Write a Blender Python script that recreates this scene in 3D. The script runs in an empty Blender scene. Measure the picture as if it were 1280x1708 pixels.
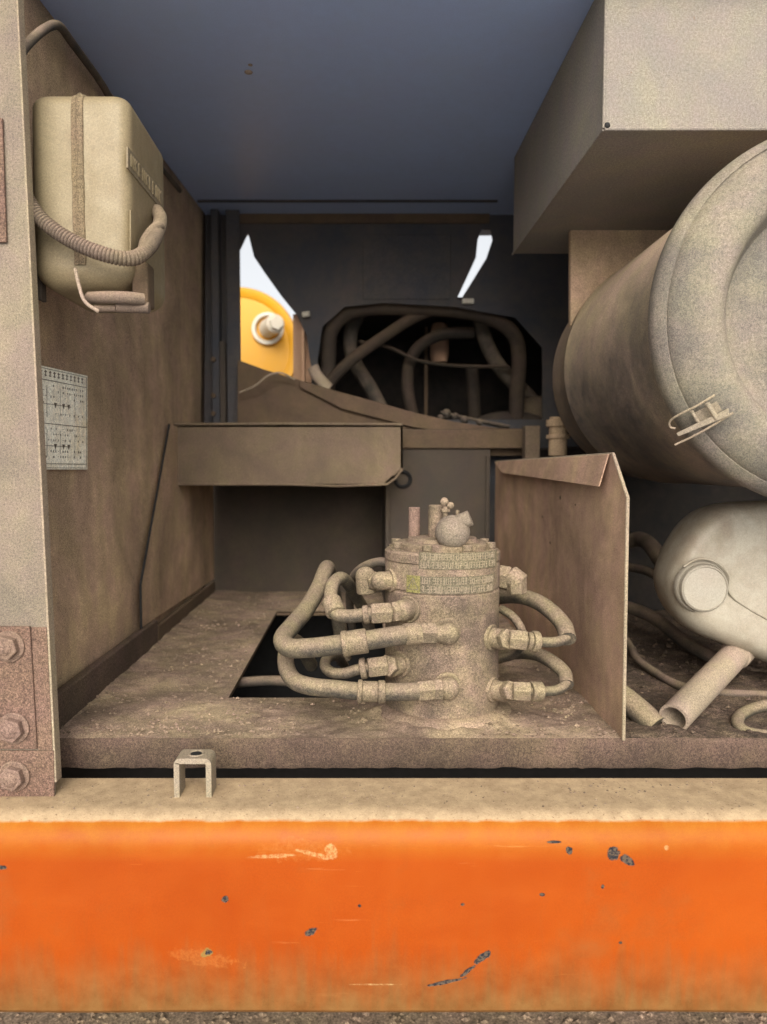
import bpy, bmesh, math, random
from mathutils import Vector, Matrix, noise
from mathutils.geometry import tessellate_polygon

random.seed(7)
R = math.radians
scene = bpy.context.scene

# ------------------------------------------------------------------ camera
F = 1233.0                       # focal length in photograph pixels (26 mm on a 36 mm high frame)
PITCH = math.atan(73 / F)
cam_data = bpy.data.cameras.new('camera')
cam_data.sensor_fit = 'VERTICAL'
cam_data.sensor_height = 36.0
cam_data.sensor_width = 27.0
cam_data.lens = 26.0
cam_data.clip_start = 0.02
cam_data.clip_end = 500
cam = bpy.data.objects.new('camera', cam_data)
scene.collection.objects.link(cam)
cam.rotation_euler = (math.pi / 2 - PITCH, 0, 0)
cam_data.shift_x = 44 / 1708      # the frame is cropped a little right of the optical axis
scene.camera = cam
cam_data.dof.use_dof = True
cam_data.dof.focus_distance = 1.28
cam_data.dof.aperture_fstop = 3.2
CR = cam.rotation_euler.to_matrix()

# ------------------------------------------------------------------ light
SUN_EL, SUN_AZ = R(28), R(181)   # azimuth clockwise from +Y: behind the viewer, a little to the left
world = bpy.data.worlds.new('World')
scene.world = world
world.use_nodes = True
wn, wl = world.node_tree.nodes, world.node_tree.links
wn.clear()
w_out = wn.new('ShaderNodeOutputWorld')
w_bg = wn.new('ShaderNodeBackground')
w_bg.inputs['Strength'].default_value = 0.12
w_sky = wn.new('ShaderNodeTexSky')
w_sky.sky_type = 'NISHITA'
w_sky.sun_disc = False
w_sky.sun_elevation = SUN_EL
w_sky.sun_rotation = SUN_AZ
w_sky.dust_density = 5.0
w_sky.air_density = 1.0
w_hs = wn.new('ShaderNodeHueSaturation')
w_hs.inputs['Saturation'].default_value = 0.14     # thin overcast
wl.new(w_sky.outputs[0], w_hs.inputs['Color'])
wl.new(w_hs.outputs[0], w_bg.inputs[0])
wl.new(w_bg.outputs[0], w_out.inputs[0])

sun_data = bpy.data.lights.new('sun', 'SUN')
sun_data.energy = 1.25
sun_data.angle = R(50)
sun_data.color = (1.0, 0.88, 0.73)
sun = bpy.data.objects.new('sun', sun_data)
scene.collection.objects.link(sun)
sd = Vector((math.sin(SUN_AZ) * math.cos(SUN_EL), math.cos(SUN_AZ) * math.cos(SUN_EL), math.sin(SUN_EL)))
sun.rotation_euler = sd.to_track_quat('Z', 'Y').to_euler()
sun.location = (0, -3, 4)

vs = scene.view_settings
vs.view_transform = 'Standard'
vs.look = 'None'
vs.exposure = 0.9
vs.gamma = 1.0
vs.use_curve_mapping = False
scene.cycles.max_bounces = 10
scene.cycles.diffuse_bounces = 6

# ------------------------------------------------------------------ helpers
def ray(px, py):
    return CR @ Vector(((px - 596) / F, (854 - py) / F, -1))

def at(px, py, Y):
    d = ray(px, py)
    return d * (Y / d.y)

def atx(px, py, X):
    d = ray(px, py)
    return d * (X / d.x)

def atz(px, py, Z):
    d = ray(px, py)
    return d * (Z / d.z)

FLOOR = -0.447
LEDGE = -0.500
GROUND = -1.40
CEIL = 0.837

class MB:
    def __init__(s):
        s.v, s.f, s.sm = [], [], []
    def add(s, vs, fs, smooth=False):
        o = len(s.v)
        s.v += [Vector(v) for v in vs]
        for f in fs:
            s.f.append([i + o for i in f])
            s.sm.append(smooth)
        return s
    def box(s, a, b):
        x0, x1 = sorted((a[0], b[0])); y0, y1 = sorted((a[1], b[1])); z0, z1 = sorted((a[2], b[2]))
        v = [(x0, y0, z0), (x1, y0, z0), (x1, y1, z0), (x0, y1, z0), (x0, y0, z1), (x1, y0, z1), (x1, y1, z1), (x0, y1, z1)]
        return s.add(v, [(0, 3, 2, 1), (4, 5, 6, 7), (0, 1, 5, 4), (1, 2, 6, 5), (2, 3, 7, 6), (3, 0, 4, 7)])
    def slab(s, pts, off, holes=()):
        """planar polygon (with holes) given thickness along the vector off"""
        off = Vector(off)
        loops = [[Vector(p) for p in pts]] + [[Vector(p) for p in h] for h in holes]
        flat = [p for l in loops for p in l]
        n = len(flat)
        tris = tessellate_polygon(loops)
        fs = [tuple(t) for t in tris] + [tuple(reversed([i + n for i in t])) for t in tris]
        o = 0
        for l in loops:
            m = len(l)
            for i in range(m):
                j = (i + 1) % m
                fs.append((o + i, o + j, o + j + n, o + i + n))
            o += m
        return s.add(flat + [p + off for p in flat], fs)
    def lathe(s, prof, origin, axis=(0, 0, 1), n=64, smooth=True, a0=0, a1=None):
        """prof: (radius, distance along axis)"""
        ax = Vector(axis).normalized()
        u = ax.orthogonal().normalized(); w = ax.cross(u)
        o = Vector(origin)
        vs_, fs = [], []
        m = len(prof)
        full = a1 is None
        cnt = n if full else n + 1
        for i in range(cnt):
            a = a0 + (2 * math.pi if full else (a1 - a0)) * i / n
            d = u * math.cos(a) + w * math.sin(a)
            for r, h in prof:
                vs_.append(o + ax * h + d * max(r, 1e-5))
        for i in range(n):
            j = (i + 1) % cnt
            for k in range(m - 1):
                fs.append((i * m + k, j * m + k, j * m + k + 1, i * m + k + 1))
        return s.add(vs_, fs, smooth)
    def tube(s, pts, r, n=16, sub=10, caps=True, rfun=None, step=None, smooth=True):
        P = spline(pts, sub) if sub > 1 else [Vector(p) for p in pts]
        if step:
            P = resample(P, step)
        rr = lambda t: r
        if rfun: rr = rfun
        m = len(P)
        T = [(P[min(i + 1, m - 1)] - P[max(i - 1, 0)]).normalized() for i in range(m)]
        nrm = T[0].orthogonal().normalized()
        vs_, fs = [], []
        for i in range(m):
            nrm = (nrm - T[i] * nrm.dot(T[i])).normalized()
            b = T[i].cross(nrm)
            ri = rr(i / (m - 1)) if not step else rr(i)
            for k in range(n):
                a = 2 * math.pi * k / n
                vs_.append(P[i] + (nrm * math.cos(a) + b * math.sin(a)) * ri)
        for i in range(m - 1):
            for k in range(n):
                l = (k + 1) % n
                fs.append((i * n + k, i * n + l, (i + 1) * n + l, (i + 1) * n + k))
        s.add(vs_, fs, smooth)
        if caps:
            o = len(s.v) - len(vs_)
            s.f.append([o + k for k in reversed(range(n))]); s.sm.append(False)
            s.f.append([o + (m - 1) * n + k for k in range(n)]); s.sm.append(False)
        return s
    def cyl(s, p, q, r, n=24, r2=None, bev=0.0):
        p, q = Vector(p), Vector(q)
        L = (q - p).length
        r2 = r if r2 is None else r2
        b = min(bev, r * .5, L * .4)
        prof = [(0, 0), (r - b, 0), (r, b), (r2, L - b), (r2 - b, L), (0, L)]
        for i in range(len(prof) - 1):   # unshared rims keep hard edges
            s.lathe([prof[i], prof[i + 1]], p, q - p, n)
        return s
    def hexnut(s, p, q, r, n=6):
        p, q = Vector(p), Vector(q)
        L = (q - p).length
        prof = [(0, 0), (r * .9, 0), (r, L * .1), (r, L * .9), (r * .9, L), (0, L)]
        return s.lathe(prof, p, q - p, n, smooth=False)
    def sphere(s, c, r, n=24, sx=1, sy=1, sz=1):
        prof = [(r * math.sin(math.pi * i / (n // 2)), -r * math.cos(math.pi * i / (n // 2))) for i in range(n // 2 + 1)]
        o = len(s.v)
        s.lathe(prof, (0, 0, 0), (0, 0, 1), n)
        for i in range(o, len(s.v)):
            v = s.v[i]
            s.v[i] = Vector(c) + Vector((v.x * sx, v.y * sy, v.z * sz))
        return s

def spline(pts, sub):
    P = [Vector(p) for p in pts]
    if len(P) < 3:
        return [P[0].lerp(P[-1], i / sub) for i in range(sub + 1)]
    out = []
    Q = [P[0] * 2 - P[1]] + P + [P[-1] * 2 - P[-2]]
    for i in range(1, len(Q) - 2):
        p0, p1, p2, p3 = Q[i - 1:i + 3]
        # centripetal-ish tangents scaled to the chord to avoid overshoot
        L = (p2 - p1).length
        t1 = (p2 - p0).normalized() * L if (p2 - p0).length > 1e-6 else (p2 - p1)
        t2 = (p3 - p1).normalized() * L if (p3 - p1).length > 1e-6 else (p2 - p1)
        for k in range(sub):
            t = k / sub
            h1 = 2 * t**3 - 3 * t**2 + 1; h2 = t**3 - 2 * t**2 + t
            h3 = -2 * t**3 + 3 * t**2; h4 = t**3 - t**2
            out.append(p1 * h1 + t1 * h2 + p2 * h3 + t2 * h4)
    out.append(P[-1])
    return out

def resample(P, step):
    out = [P[0]]; acc = 0
    for a, b in zip(P, P[1:]):
        L = (b - a).length
        while acc + L >= step:
            t = (step - acc) / L
            a = a.lerp(b, t); out.append(a); L = (b - a).length; acc = 0
        acc += L
    return out

def obj(name, mb, m, parent=None, bevel=0, seg=2, angle=35, label=None, recalc=True, weighted=False):
    me = bpy.data.meshes.new(name)
    off = parent_loc(parent)
    me.from_pydata([tuple(v - off) for v in mb.v], [], mb.f)
    me.polygons.foreach_set('use_smooth', mb.sm)
    bm = bmesh.new(); bm.from_mesh(me)
    bmesh.ops.remove_doubles(bm, verts=bm.verts, dist=1e-6)
    if recalc:
        bmesh.ops.recalc_face_normals(bm, faces=bm.faces)
    bm.to_mesh(me); bm.free()
    me.materials.append(m)
    o = bpy.data.objects.new(name, me)
    scene.collection.objects.link(o)
    if parent is not None:
        o.parent = parent
    if bevel:
        b = o.modifiers.new('bevel', 'BEVEL')
        b.width = bevel; b.segments = seg; b.limit_method = 'ANGLE'; b.angle_limit = R(angle)
        b.harden_normals = False
        me.polygons.foreach_set('use_smooth', [True] * len(me.polygons))
        w = o.modifiers.new('normals', 'WEIGHTED_NORMAL'); w.keep_sharp = False
    elif any(mb.sm):
        me.set_sharp_from_angle(angle=R(38))
    if label: o['label'] = label
    return o

def parent_loc(p):
    v = Vector((0, 0, 0))
    while p is not None:
        v += p.location; p = p.parent
    return v

def tag(o, label, cat, group=None, kind=None):
    if label: o['label'] = label
    if cat: o['category'] = cat
    if group: o['group'] = group
    if kind: o['kind'] = kind
    return o

def thing(name, loc, label, cat, group=None):
    o = bpy.data.objects.new(name, None)
    scene.collection.objects.link(o)
    o.location = loc
    o.empty_display_size = 0.05
    return tag(o, label, cat, group)

# ------------------------------------------------------------------ materials
class NT:
    def __init__(s, name):
        s.m = bpy.data.materials.new(name); s.m.use_nodes = True
        s.n = s.m.node_tree.nodes; s.l = s.m.node_tree.links
        s.n.clear()
        s.out = s.n.new('ShaderNodeOutputMaterial')
        s.b = s.n.new('ShaderNodeBsdfPrincipled')
        s.l.new(s.b.outputs[0], s.out.inputs[0])
        s.tc = s.n.new('ShaderNodeTexCoord').outputs['Object']
    def link(s, a, b): s.l.new(a, b)
    def mapping(s, scale, rot=(0, 0, 0), vec=None):
        m = s.n.new('ShaderNodeMapping'); m.inputs['Scale'].default_value = scale
        m.inputs['Rotation'].default_value = rot
        s.l.new(vec or s.tc, m.inputs[0]); return m.outputs[0]
    def noise(s, scale, detail=4, rough=.6, vec=None, dist=0):
        t = s.n.new('ShaderNodeTexNoise')
        t.inputs['Scale'].default_value = scale; t.inputs['Detail'].default_value = detail
        t.inputs['Roughness'].default_value = rough; t.inputs['Distortion'].default_value = dist
        s.l.new(vec or s.tc, t.inputs['Vector']); return t.outputs['Fac']
    def ramp(s, fac, lo, hi, a=0.0, b=1.0):
        t = s.n.new('ShaderNodeMapRange')
        t.inputs['From Min'].default_value = lo; t.inputs['From Max'].default_value = hi
        t.inputs['To Min'].default_value = a; t.inputs['To Max'].default_value = b
        s.l.new(fac, t.inputs[0]); return t.outputs[0]
    def math(s, op, a, b=None, c=None, clamp=False):
        t = s.n.new('ShaderNodeMath'); t.operation = op; t.use_clamp = clamp
        for i, x in enumerate((a, b, c)):
            if x is None: continue
            if isinstance(x, (int, float)): t.inputs[i].default_value = x
            else: s.l.new(x, t.inputs[i])
        return t.outputs[0]
    def mix(s, fac, a, b, mode='MIX'):
        t = s.n.new('ShaderNodeMix'); t.data_type = 'RGBA'; t.blend_type = mode
        for i, x in ((0, fac), (6, a), (7, b)):
            if isinstance(x, (int, float)): t.inputs[i].default_value = x
            elif isinstance(x, tuple): t.inputs[i].default_value = (*x, 1) if len(x) == 3 else x
            else: s.l.new(x, t.inputs[i])
        return t.outputs[2]
    def bump(s, h, strength=.3, dist=.002, prev=None):
        t = s.n.new('ShaderNodeBump'); t.inputs['Strength'].default_value = strength
        t.inputs['Distance'].default_value = dist
        s.l.new(h, t.inputs['Height'])
        if prev: s.l.new(prev, t.inputs['Normal'])
        return t.outputs[0]
    def xyz(s, vec=None):
        t = s.n.new('ShaderNodeSeparateXYZ'); s.l.new(vec or s.tc, t.inputs[0]); return t.outputs

def dusty(name, base, dust, amt=.6, up=.4, var=.5, rough=.85, metal=0.0, speck=.35, grain=900,
          bump=.35, streak=0.0, rust=0.0, spec=.3, blot=5.0, rustcol=(.13, .045, .02)):
    """painted or bare surface under a film of road dust that lies thickest on upward faces"""
    t = NT(name)
    big = t.noise(blot, 6, .62, dist=.4)
    mid = t.noise(38, 5, .6)
    fine = t.noise(grain, 3, .75)
    hue = t.noise(blot * 1.7 + 3, 4, .6)
    geo = t.n.new('ShaderNodeNewGeometry')
    nz = t.xyz(geo.outputs['Normal'])[2]
    upn = t.ramp(nz, -.2, .9)
    m = t.math('MULTIPLY_ADD', upn, up, amt)
    m = t.math('MULTIPLY_ADD', t.math('SUBTRACT', big, .5), var * 2.2, m)
    m = t.math('MULTIPLY_ADD', t.math('SUBTRACT', mid, .5), var * .9, m)
    if streak:
        sv = t.noise(16, 4, .6, vec=t.mapping((1, 1, .07)))
        m = t.math('MULTIPLY_ADD', t.math('SUBTRACT', sv, .5), streak, m)
    m = t.math('MULTIPLY_ADD', t.math('SUBTRACT', fine, .5), speck * 1.2, m, clamp=True)
    sp = t.ramp(fine, .34, .66, 1 - speck * 1.25, 1 + speck * 1.25)
    dv = t.mix(t.ramp(big, .3, .7), tuple(c * .82 for c in dust), tuple(min(1, c * 1.12) for c in dust))
    yel = tuple(c * k for c, k in zip(dust, (1.04, 1.02, .84)))
    pnk = tuple(c * k for c, k in zip(dust, (1.04, .90, .95)))
    dv = t.mix(.75, dv, t.mix(t.ramp(hue, .38, .62), pnk, yel))
    dv = t.mix(t.ramp(big, .35, .68, .30, 0), dv, tuple(c * .5 for c in dust))
    col = t.mix(m, base, dv)
    grit = t.noise(grain * .36, 5, .8)
    sp = t.math('MULTIPLY', sp, t.ramp(grit, .36, .62, 1 - speck * .9, 1 + speck * .55))
    sc = t.n.new('ShaderNodeVectorMath'); sc.operation = 'SCALE'
    t.link(col, sc.inputs[0]); t.link(sp, sc.inputs['Scale'])
    col = sc.outputs[0]
    if rust:
        rm = t.ramp(t.noise(22, 7, .7, dist=1.0), .68 - rust * .2, .74 - rust * .2)
        col = t.mix(rm, col, rustcol)
    t.link(col, t.b.inputs['Base Color'])
    t.link(t.math('MULTIPLY_ADD', m, .5 * (1 - rough) + .1, rough - .05, clamp=True), t.b.inputs['Roughness'])
    if metal:
        t.link(t.math('MULTIPLY', t.math('SUBTRACT', 1, m), metal), t.b.inputs['Metallic'])
    t.b.inputs['Specular IOR Level'].default_value = spec
    n1 = t.bump(fine, bump, .0012)
    n2 = t.bump(t.math('ADD', mid, t.math('MULTIPLY', grit, .35)), bump * .9, .0035, n1)
    t.link(n2, t.b.inputs['Normal'])
    return t.m

def plain(name, col, rough=.6, metal=0, spec=.3):
    t = NT(name)
    t.link(t.mix(t.ramp(t.noise(60, 4), .3, .7), tuple(c * .75 for c in col), tuple(min(1, c * 1.15) for c in col)), t.b.inputs['Base Color'])
    t.b.inputs['Roughness'].default_value = rough; t.b.inputs['Metallic'].default_value = metal
    t.b.inputs['Specular IOR Level'].default_value = spec
    return t.m

TAN = (.40, .305, .215)
TAN_W = (.47, .39, .28)
PINK = (.36, .25, .185)
M = {}
M['wall'] = dusty('dusty_brown_wall', (.20, .14, .09), (.56, .415, .275), amt=.5, up=.4, var=.7, streak=.7, blot=4, speck=.42)
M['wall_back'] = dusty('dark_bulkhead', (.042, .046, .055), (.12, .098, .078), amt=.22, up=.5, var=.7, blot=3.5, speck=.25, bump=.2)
M['ceil'] = dusty('blue_grey_hood_liner', (.31, .40, .60), (.32, .37, .50), amt=.2, up=0, var=.5, rough=.42, speck=.06, bump=.04, spec=.35, blot=2.5)
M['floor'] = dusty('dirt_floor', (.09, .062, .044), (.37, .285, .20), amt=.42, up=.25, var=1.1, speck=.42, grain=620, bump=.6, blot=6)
M['lip'] = dusty('dirt_edge', (.045, .03, .022), (.12, .086, .062), amt=.5, up=.5, var=.7, speck=.45, grain=620, bump=.7)
M['post'] = dusty('dusty_post', (.12, .10, .08), (.25, .208, .158), amt=.6, up=.3, var=.65, streak=.5, speck=.42, rust=.05)
M['post_plate'] = dusty('red_dust_plate', (.10, .052, .038), (.18, .122, .09), amt=.6, up=.4, var=.5, speck=.5, grain=560)
M['duct'] = dusty('dusty_duct', (.20, .185, .165), (.26, .232, .19), amt=.62, up=.3, var=.6, speck=.28, grain=620, bump=.4, blot=5, streak=.3, rust=.03)
M['filter_body'] = dusty('filter_body', (.07, .062, .055), (.50, .39, .265), amt=.26, up=1.0, var=.6, rough=.55, speck=.32, blot=4, spec=.5)
M['filter_cover'] = dusty('filter_cover', (.085, .08, .07), (.25, .22, .168), amt=.58, up=.5, var=.8, rough=.58, speck=.3, grain=620, blot=6)
M['valve'] = dusty('dusty_cast_iron', (.05, .039, .028), (.265, .205, .145), amt=.52, up=.6, var=.8, speck=.42, grain=620, bump=.7, blot=11)
M['fit'] = dusty('dusty_fitting', (.075, .060, .037), (.285, .228, .155), amt=.46, up=.8, var=.6, speck=.42, grain=620, bump=.6, blot=16)
M['hose'] = dusty('dusty_hose', (.026, .025, .021), (.26, .212, .142), amt=.24, up=1.2, var=.6, speck=.35, grain=620, bump=.5, blot=12)
M['hose_dark'] = dusty('dark_hose', (.025, .025, .022), (.26, .20, .145), amt=.22, up=.6, var=.45, speck=.25, blot=9)
M['tank'] = dusty('yellowed_plastic', (.245, .195, .11), (.165, .122, .072), amt=.25, up=.25, var=.8, rough=.5, speck=.2, bump=.15, blot=5, spec=.4, streak=.35)
M['seam'] = dusty('dirty_seam', (.18, .135, .082), (.21, .16, .10), amt=.6, up=.3, var=.7, speck=.5, grain=700, bump=.6)
M['bottle'] = dusty('white_plastic', (.34, .305, .235), (.18, .138, .092), amt=.24, up=.1, var=.95, rough=.45, speck=.15, bump=.12, blot=6, spec=.45)
M['cap'] = dusty('cap_plastic', (.33, .305, .25), (.26, .215, .155), amt=.25, up=.1, var=.4, rough=.5, speck=.15, bump=.1)
M['conduit'] = dusty('dusty_conduit', (.05, .04, .033), (.24, .185, .13), amt=.45, up=.7, var=.4, speck=.3, bump=.3)
M['hood'] = dusty('dusty_hood', (.075, .054, .036), (.155, .118, .08), amt=.6, up=.4, var=.6, speck=.45, blot=6, rust=.05)
M['divider'] = dusty('divider_steel', (.20, .125, .086), (.56, .39, .265), amt=.48, up=.4, var=.7, streak=.4, speck=.38, blot=5)
M['edge'] = dusty('bright_edge', (.22, .175, .12), (.36, .30, .215), amt=.5, up=.4, var=.5, speck=.35)
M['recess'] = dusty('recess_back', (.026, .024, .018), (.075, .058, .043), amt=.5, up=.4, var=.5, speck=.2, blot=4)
M['greenish'] = dusty('grey_green_panel', (.042, .039, .032), (.085, .064, .048), amt=.45, up=.4, var=.5, speck=.2, blot=4, streak=.3)
M['rail'] = dusty('brown_rail', (.055, .038, .025), (.14, .098, .062), amt=.5, up=.5, var=.5, speck=.25)
M['black'] = plain('blackened_steel', (.018, .017, .016), .8)
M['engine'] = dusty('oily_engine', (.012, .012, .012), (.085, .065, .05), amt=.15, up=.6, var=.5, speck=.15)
M['bolt'] = dusty('dusty_bolt', (.10, .06, .045), (.25, .18, .135), amt=.6, up=.5, var=.4, speck=.45, grain=700)
M['steel'] = dusty('scuffed_steel', (.24, .21, .16), (.33, .275, .19), amt=.5, up=.2, var=.5, rough=.6, metal=.2, speck=.3)
M['yellow'] = dusty('yellow_paint', (.58, .28, .01), (.45, .27, .09), amt=.08, up=.1, var=.4, rough=.45, speck=.05, bump=.05)
M['offwhite'] = dusty('off_white_metal', (.62, .60, .52), (.5, .42, .3), amt=.3, up=.3, var=.5, speck=.1)
M['peach'] = dusty('peach_lit_patch', (.50, .30, .19), (.45, .3, .2), amt=.4, up=.3, var=.3, speck=.1)
M['ground'] = dusty('dirt_ground', (.18, .125, .08), (.34, .26, .18), amt=.4, up=.1, var=.9, speck=.5, grain=160, bump=.9, blot=2)
M['pipe'] = dusty('pale_pipe', (.22, .175, .135), (.37, .30, .225), amt=.62, up=.3, var=.4, speck=.35)
M['floor_shaded'] = dusty('shaded_dirt', (.045, .032, .023), (.17, .125, .09), amt=.42, up=.25, var=1.0, speck=.6, grain=420, bump=.9, blot=9)  # copy of the dirt, darkened to paint in shade right of the divider
M['bay_pipe'] = dusty('dusty_bay_pipe', (.022, .018, .014), (.10, .072, .05), amt=.28, up=.9, var=.6, speck=.25)
M['ink'] = plain('dark_print', (.13, .105, .075), .8)
M['label_metal'] = dusty('label_film', (.09, .085, .055), (.24, .195, .13), amt=.5, up=.2, var=.6, speck=.5, grain=600)
M['warn'] = dusty('warning_yellow', (.20, .19, .05), (.22, .18, .10), amt=.5, up=.2, var=.5, speck=.6)
M['emboss'] = dusty('embossed_plastic', (.25, .21, .135), (.20, .155, .10), amt=.5, up=.2, var=.6, speck=.3)
M['sticker'] = dusty('dusty_sticker', (.93, .90, .76), (.62, .50, .32), amt=.18, up=.2, var=.95, rough=.7, speck=.3, grain=420, bump=.15, blot=9)

# orange painted beam: chips, scuffs and mud
def orange_material():
    t = NT('orange_paint')
    ad = t.n.new('ShaderNodeVectorMath'); ad.operation = 'ADD'
    ad.inputs[1].default_value = (0, 1.02, -.75)      # the thing's own origin
    t.link(t.tc, ad.inputs[0])
    x, y, z = t.xyz(ad.outputs[0])
    big = t.noise(3, 5, .6); mid = t.noise(25, 6, .65)
    fine = t.noise(700, 3, .7)
    col = t.mix(t.ramp(big, .3, .7), (.25, .034, .0012), (.315, .054, .0025))
    col = t.mix(t.ramp(t.noise(9, 5, .6, vec=t.mapping((.3, 1, 1))), .52, .75, 0, .45), col, (.35, .068, .008))
    # mud film thickening towards the lower edge, in runs
    run = t.noise(30, 6, .7, vec=t.mapping((1, 1, .10)))
    hz = t.ramp(z, -.785, -.645, 1.0, 0.0)
    mud = t.math('MULTIPLY', t.ramp(t.math('ADD', t.math('MULTIPLY', hz, .72), t.math('MULTIPLY', run, .8)), .58, 1.08), .9)
    mud = t.math('MAXIMUM', mud, t.ramp(t.noise(5, 6, .7), .55, .80, 0, .5))
    vr = t.ramp(t.noise(70, 6, .75, vec=t.mapping((1, 1, .06))), .56, .72, 0, .35)
    mud = t.math('MAXIMUM', mud, t.math('MULTIPLY', vr, t.ramp(z, -.76, -.60, 1, .1)))
    scr = t.noise(120, 4, .7, vec=t.mapping((.05, 1, 1), (0, .12, 0)))
    col = t.mix(t.ramp(scr, .66, .72, 0, .4), col, (.48, .17, .05))
    mudc = t.mix(t.ramp(mid, .35, .65), (.115, .05, .013), (.16, .085, .028))
    col = t.mix(mud, col, mudc)
    # dust lying on the top of the beam, ending in a ragged line on the round
    topd = t.ramp(t.math('ADD', z, t.math('MULTIPLY', t.math('SUBTRACT', mid, .5), .006)), -.5085, -.5055)
    dustc = t.mix(t.ramp(t.noise(45, 6, .7), .35, .68), (.33, .235, .14), (.49, .36, .215))
    spk = t.ramp(t.noise(260, 4, .7), .60, .68)
    dustc = t.mix(spk, dustc, (.16, .10, .06))
    # faint dust film just under that line, yellowed and strengthened as a painted highlight
    film = t.ramp(z, -.560, -.505, .04, .42)
    col = t.mix(t.math('MULTIPLY', film, t.ramp(mid, .3, .7, .5, 1)), col, (.46, .25, .025))
    col = t.mix(topd, col, dustc)
    bare = None
    nz1 = t.noise(60, 5, .65); 
    def blob(px, py, w, h, rot=0, wob=.9):
        """mask of a paint chip centred where the photo has it, size in photo pixels"""
        c = at(px, py, 1.02)
        k = 1.02 / F
        dx = t.math('SUBTRACT', x, c.x); dz = t.math('SUBTRACT', z, c.z)
        ca, sa = math.cos(R(rot)), math.sin(R(rot))
        u = t.math('ADD', t.math('MULTIPLY', dx, ca / (w * k)), t.math('MULTIPLY', dz, sa / (w * k)))
        v = t.math('ADD', t.math('MULTIPLY', dx, -sa / (h * k)), t.math('MULTIPLY', dz, ca / (h * k)))
        d = t.math('SQRT', t.math('ADD', t.math('MULTIPLY', u, u), t.math('MULTIPLY', v, v)))
        d = t.math('ADD', d, t.math('MULTIPLY', t.math('SUBTRACT', nz1, .5), wob * 2.4))
        return t.ramp(d, 1.0, .82)
    def union(L):
        r = L[0]
        for q in L[1:]: r = t.math('MAXIMUM', r, q)
        return r
    dark = union([blob(1024, 1422, 15, 11), blob(1045, 1433, 15, 8, -30), blob(949, 1418, 6, 7), blob(925, 1405, 13, 2.5, 0, .5),
                  blob(519, 1554, 14, 6, 35), blob(376, 1500, 6, 6), blob(806, 1596, 20, 7, 38), blob(780, 1620, 18, 4, 40),
                  blob(745, 1638, 34, 3.5, 12, .6), blob(5, 1447, 8, 4), blob(905, 1492, 4, 3), blob(772, 1508, 4, 3),
                  blob(1005, 1478, 3, 4), blob(1035, 1572, 4, 3), blob(600, 1510, 2.5, 2.5), blob(350, 1588, 9, 5, 20, 1.2)])
    pale = union([blob(455, 1428, 42, 4, 3, .7), blob(525, 1425, 40, 4.5, -14, .8), blob(553, 1420, 10, 16, 20, .9),
                  blob(625, 1642, 46, 1.6, 0, .35), blob(1112, 1414, 5, 5, 0, .3)])
    pale2 = union([blob(340, 1598, 60, 14, -8, 1.4), blob(500, 1418, 75, 18, 0, 1.1)])
    brk = t.ramp(t.noise(170, 5, .8), .42, .60, .1, 1)
    pale = t.math('MULTIPLY', pale, brk)
    pale2 = t.math('MULTIPLY', pale2, brk)
    col = t.mix(t.math('MULTIPLY', pale2, .35), col, (.40, .15, .035))
    col = t.mix(t.math('MULTIPLY', pale, .6), col, (.48, .33, .14))
    col = t.mix(t.math('MULTIPLY', blob(350, 1588, 12, 10, 30, 1.3), .55), col, (.16, .17, .05))
    chipc = t.mix(t.ramp(t.noise(220, 3), .45, .55), (.018, .018, .022), (.09, .065, .045))
    col = t.mix(dark, col, chipc)
    sc = t.n.new('ShaderNodeVectorMath'); sc.operation = 'SCALE'
    t.link(col, sc.inputs[0]); t.link(t.ramp(fine, .3, .7, .9, 1.1), sc.inputs['Scale'])
    t.link(sc.outputs[0], t.b.inputs['Base Color'])
    rg = t.math('MAXIMUM', t.ramp(mid, .3, .7, .36, .52), t.math('MULTIPLY', t.math('MAXIMUM', topd, mud), .85))
    t.link(t.math('MAXIMUM', rg, t.math('MULTIPLY', dark, .8)), t.b.inputs['Roughness'])
    t.b.inputs['Specular IOR Level'].default_value = .12
    h = t.math('ADD', t.math('MULTIPLY', topd, t.math('MULTIPLY', t.noise(300, 4, .7), 1.0)), t.math('MULTIPLY', dark, -.5))
    n1 = t.bump(h, .6, .0015)
    n2 = t.bump(t.noise(6, 3, .5), .25, .006, n1)
    t.link(n2, t.b.inputs['Normal'])
    return t.m
M['orange'] = orange_material()

# ------------------------------------------------------------------ ground
g = MB()
g.box((-60, -60, GROUND - .2), (60, 60, GROUND))
tag(obj('ground', g, M['ground']), 'brown dirt ground under and around the machine', 'ground', kind='structure')

g = MB()
g.box((-60, -60, GROUND + .004), (60, .35, GROUND + .008))  # added out of view to bounce cool light onto the roof liner
tag(obj('bounce_slab', g, plain('pale_bounce', (.62, .64, .68), .8)), 'added unseen pale slab bouncing light up into the bay', 'reflector', kind='structure')

# loose gravel on the ground under the beam (nobody could count it)
g = MB()
for i in range(7000):
    x = random.uniform(-1.3, 1.3); y = random.uniform(1.35, 2.5)
    s = random.choice((.003, .004, .005, .007, .011))
    base = MBv = []
    for dx, dy, dz in ((1, 0, 0), (-1, 0, 0), (0, 1, 0), (0, -1, 0), (0, 0, .8), (0, 0, -.6)):
        MBv.append(Vector((x + dx * s * random.uniform(.6, 1.2), y + dy * s * random.uniform(.6, 1.2), GROUND + s * .3 + dz * s * random.uniform(.6, 1.1))))
    g.add(MBv, [(0, 2, 4), (2, 1, 4), (1, 3, 4), (3, 0, 4), (2, 0, 5), (1, 2, 5), (3, 1, 5), (0, 3, 5)])
tag(obj('gravel', g, M['ground']), 'brown gravel lying under the orange beam', 'gravel', kind='stuff')

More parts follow.
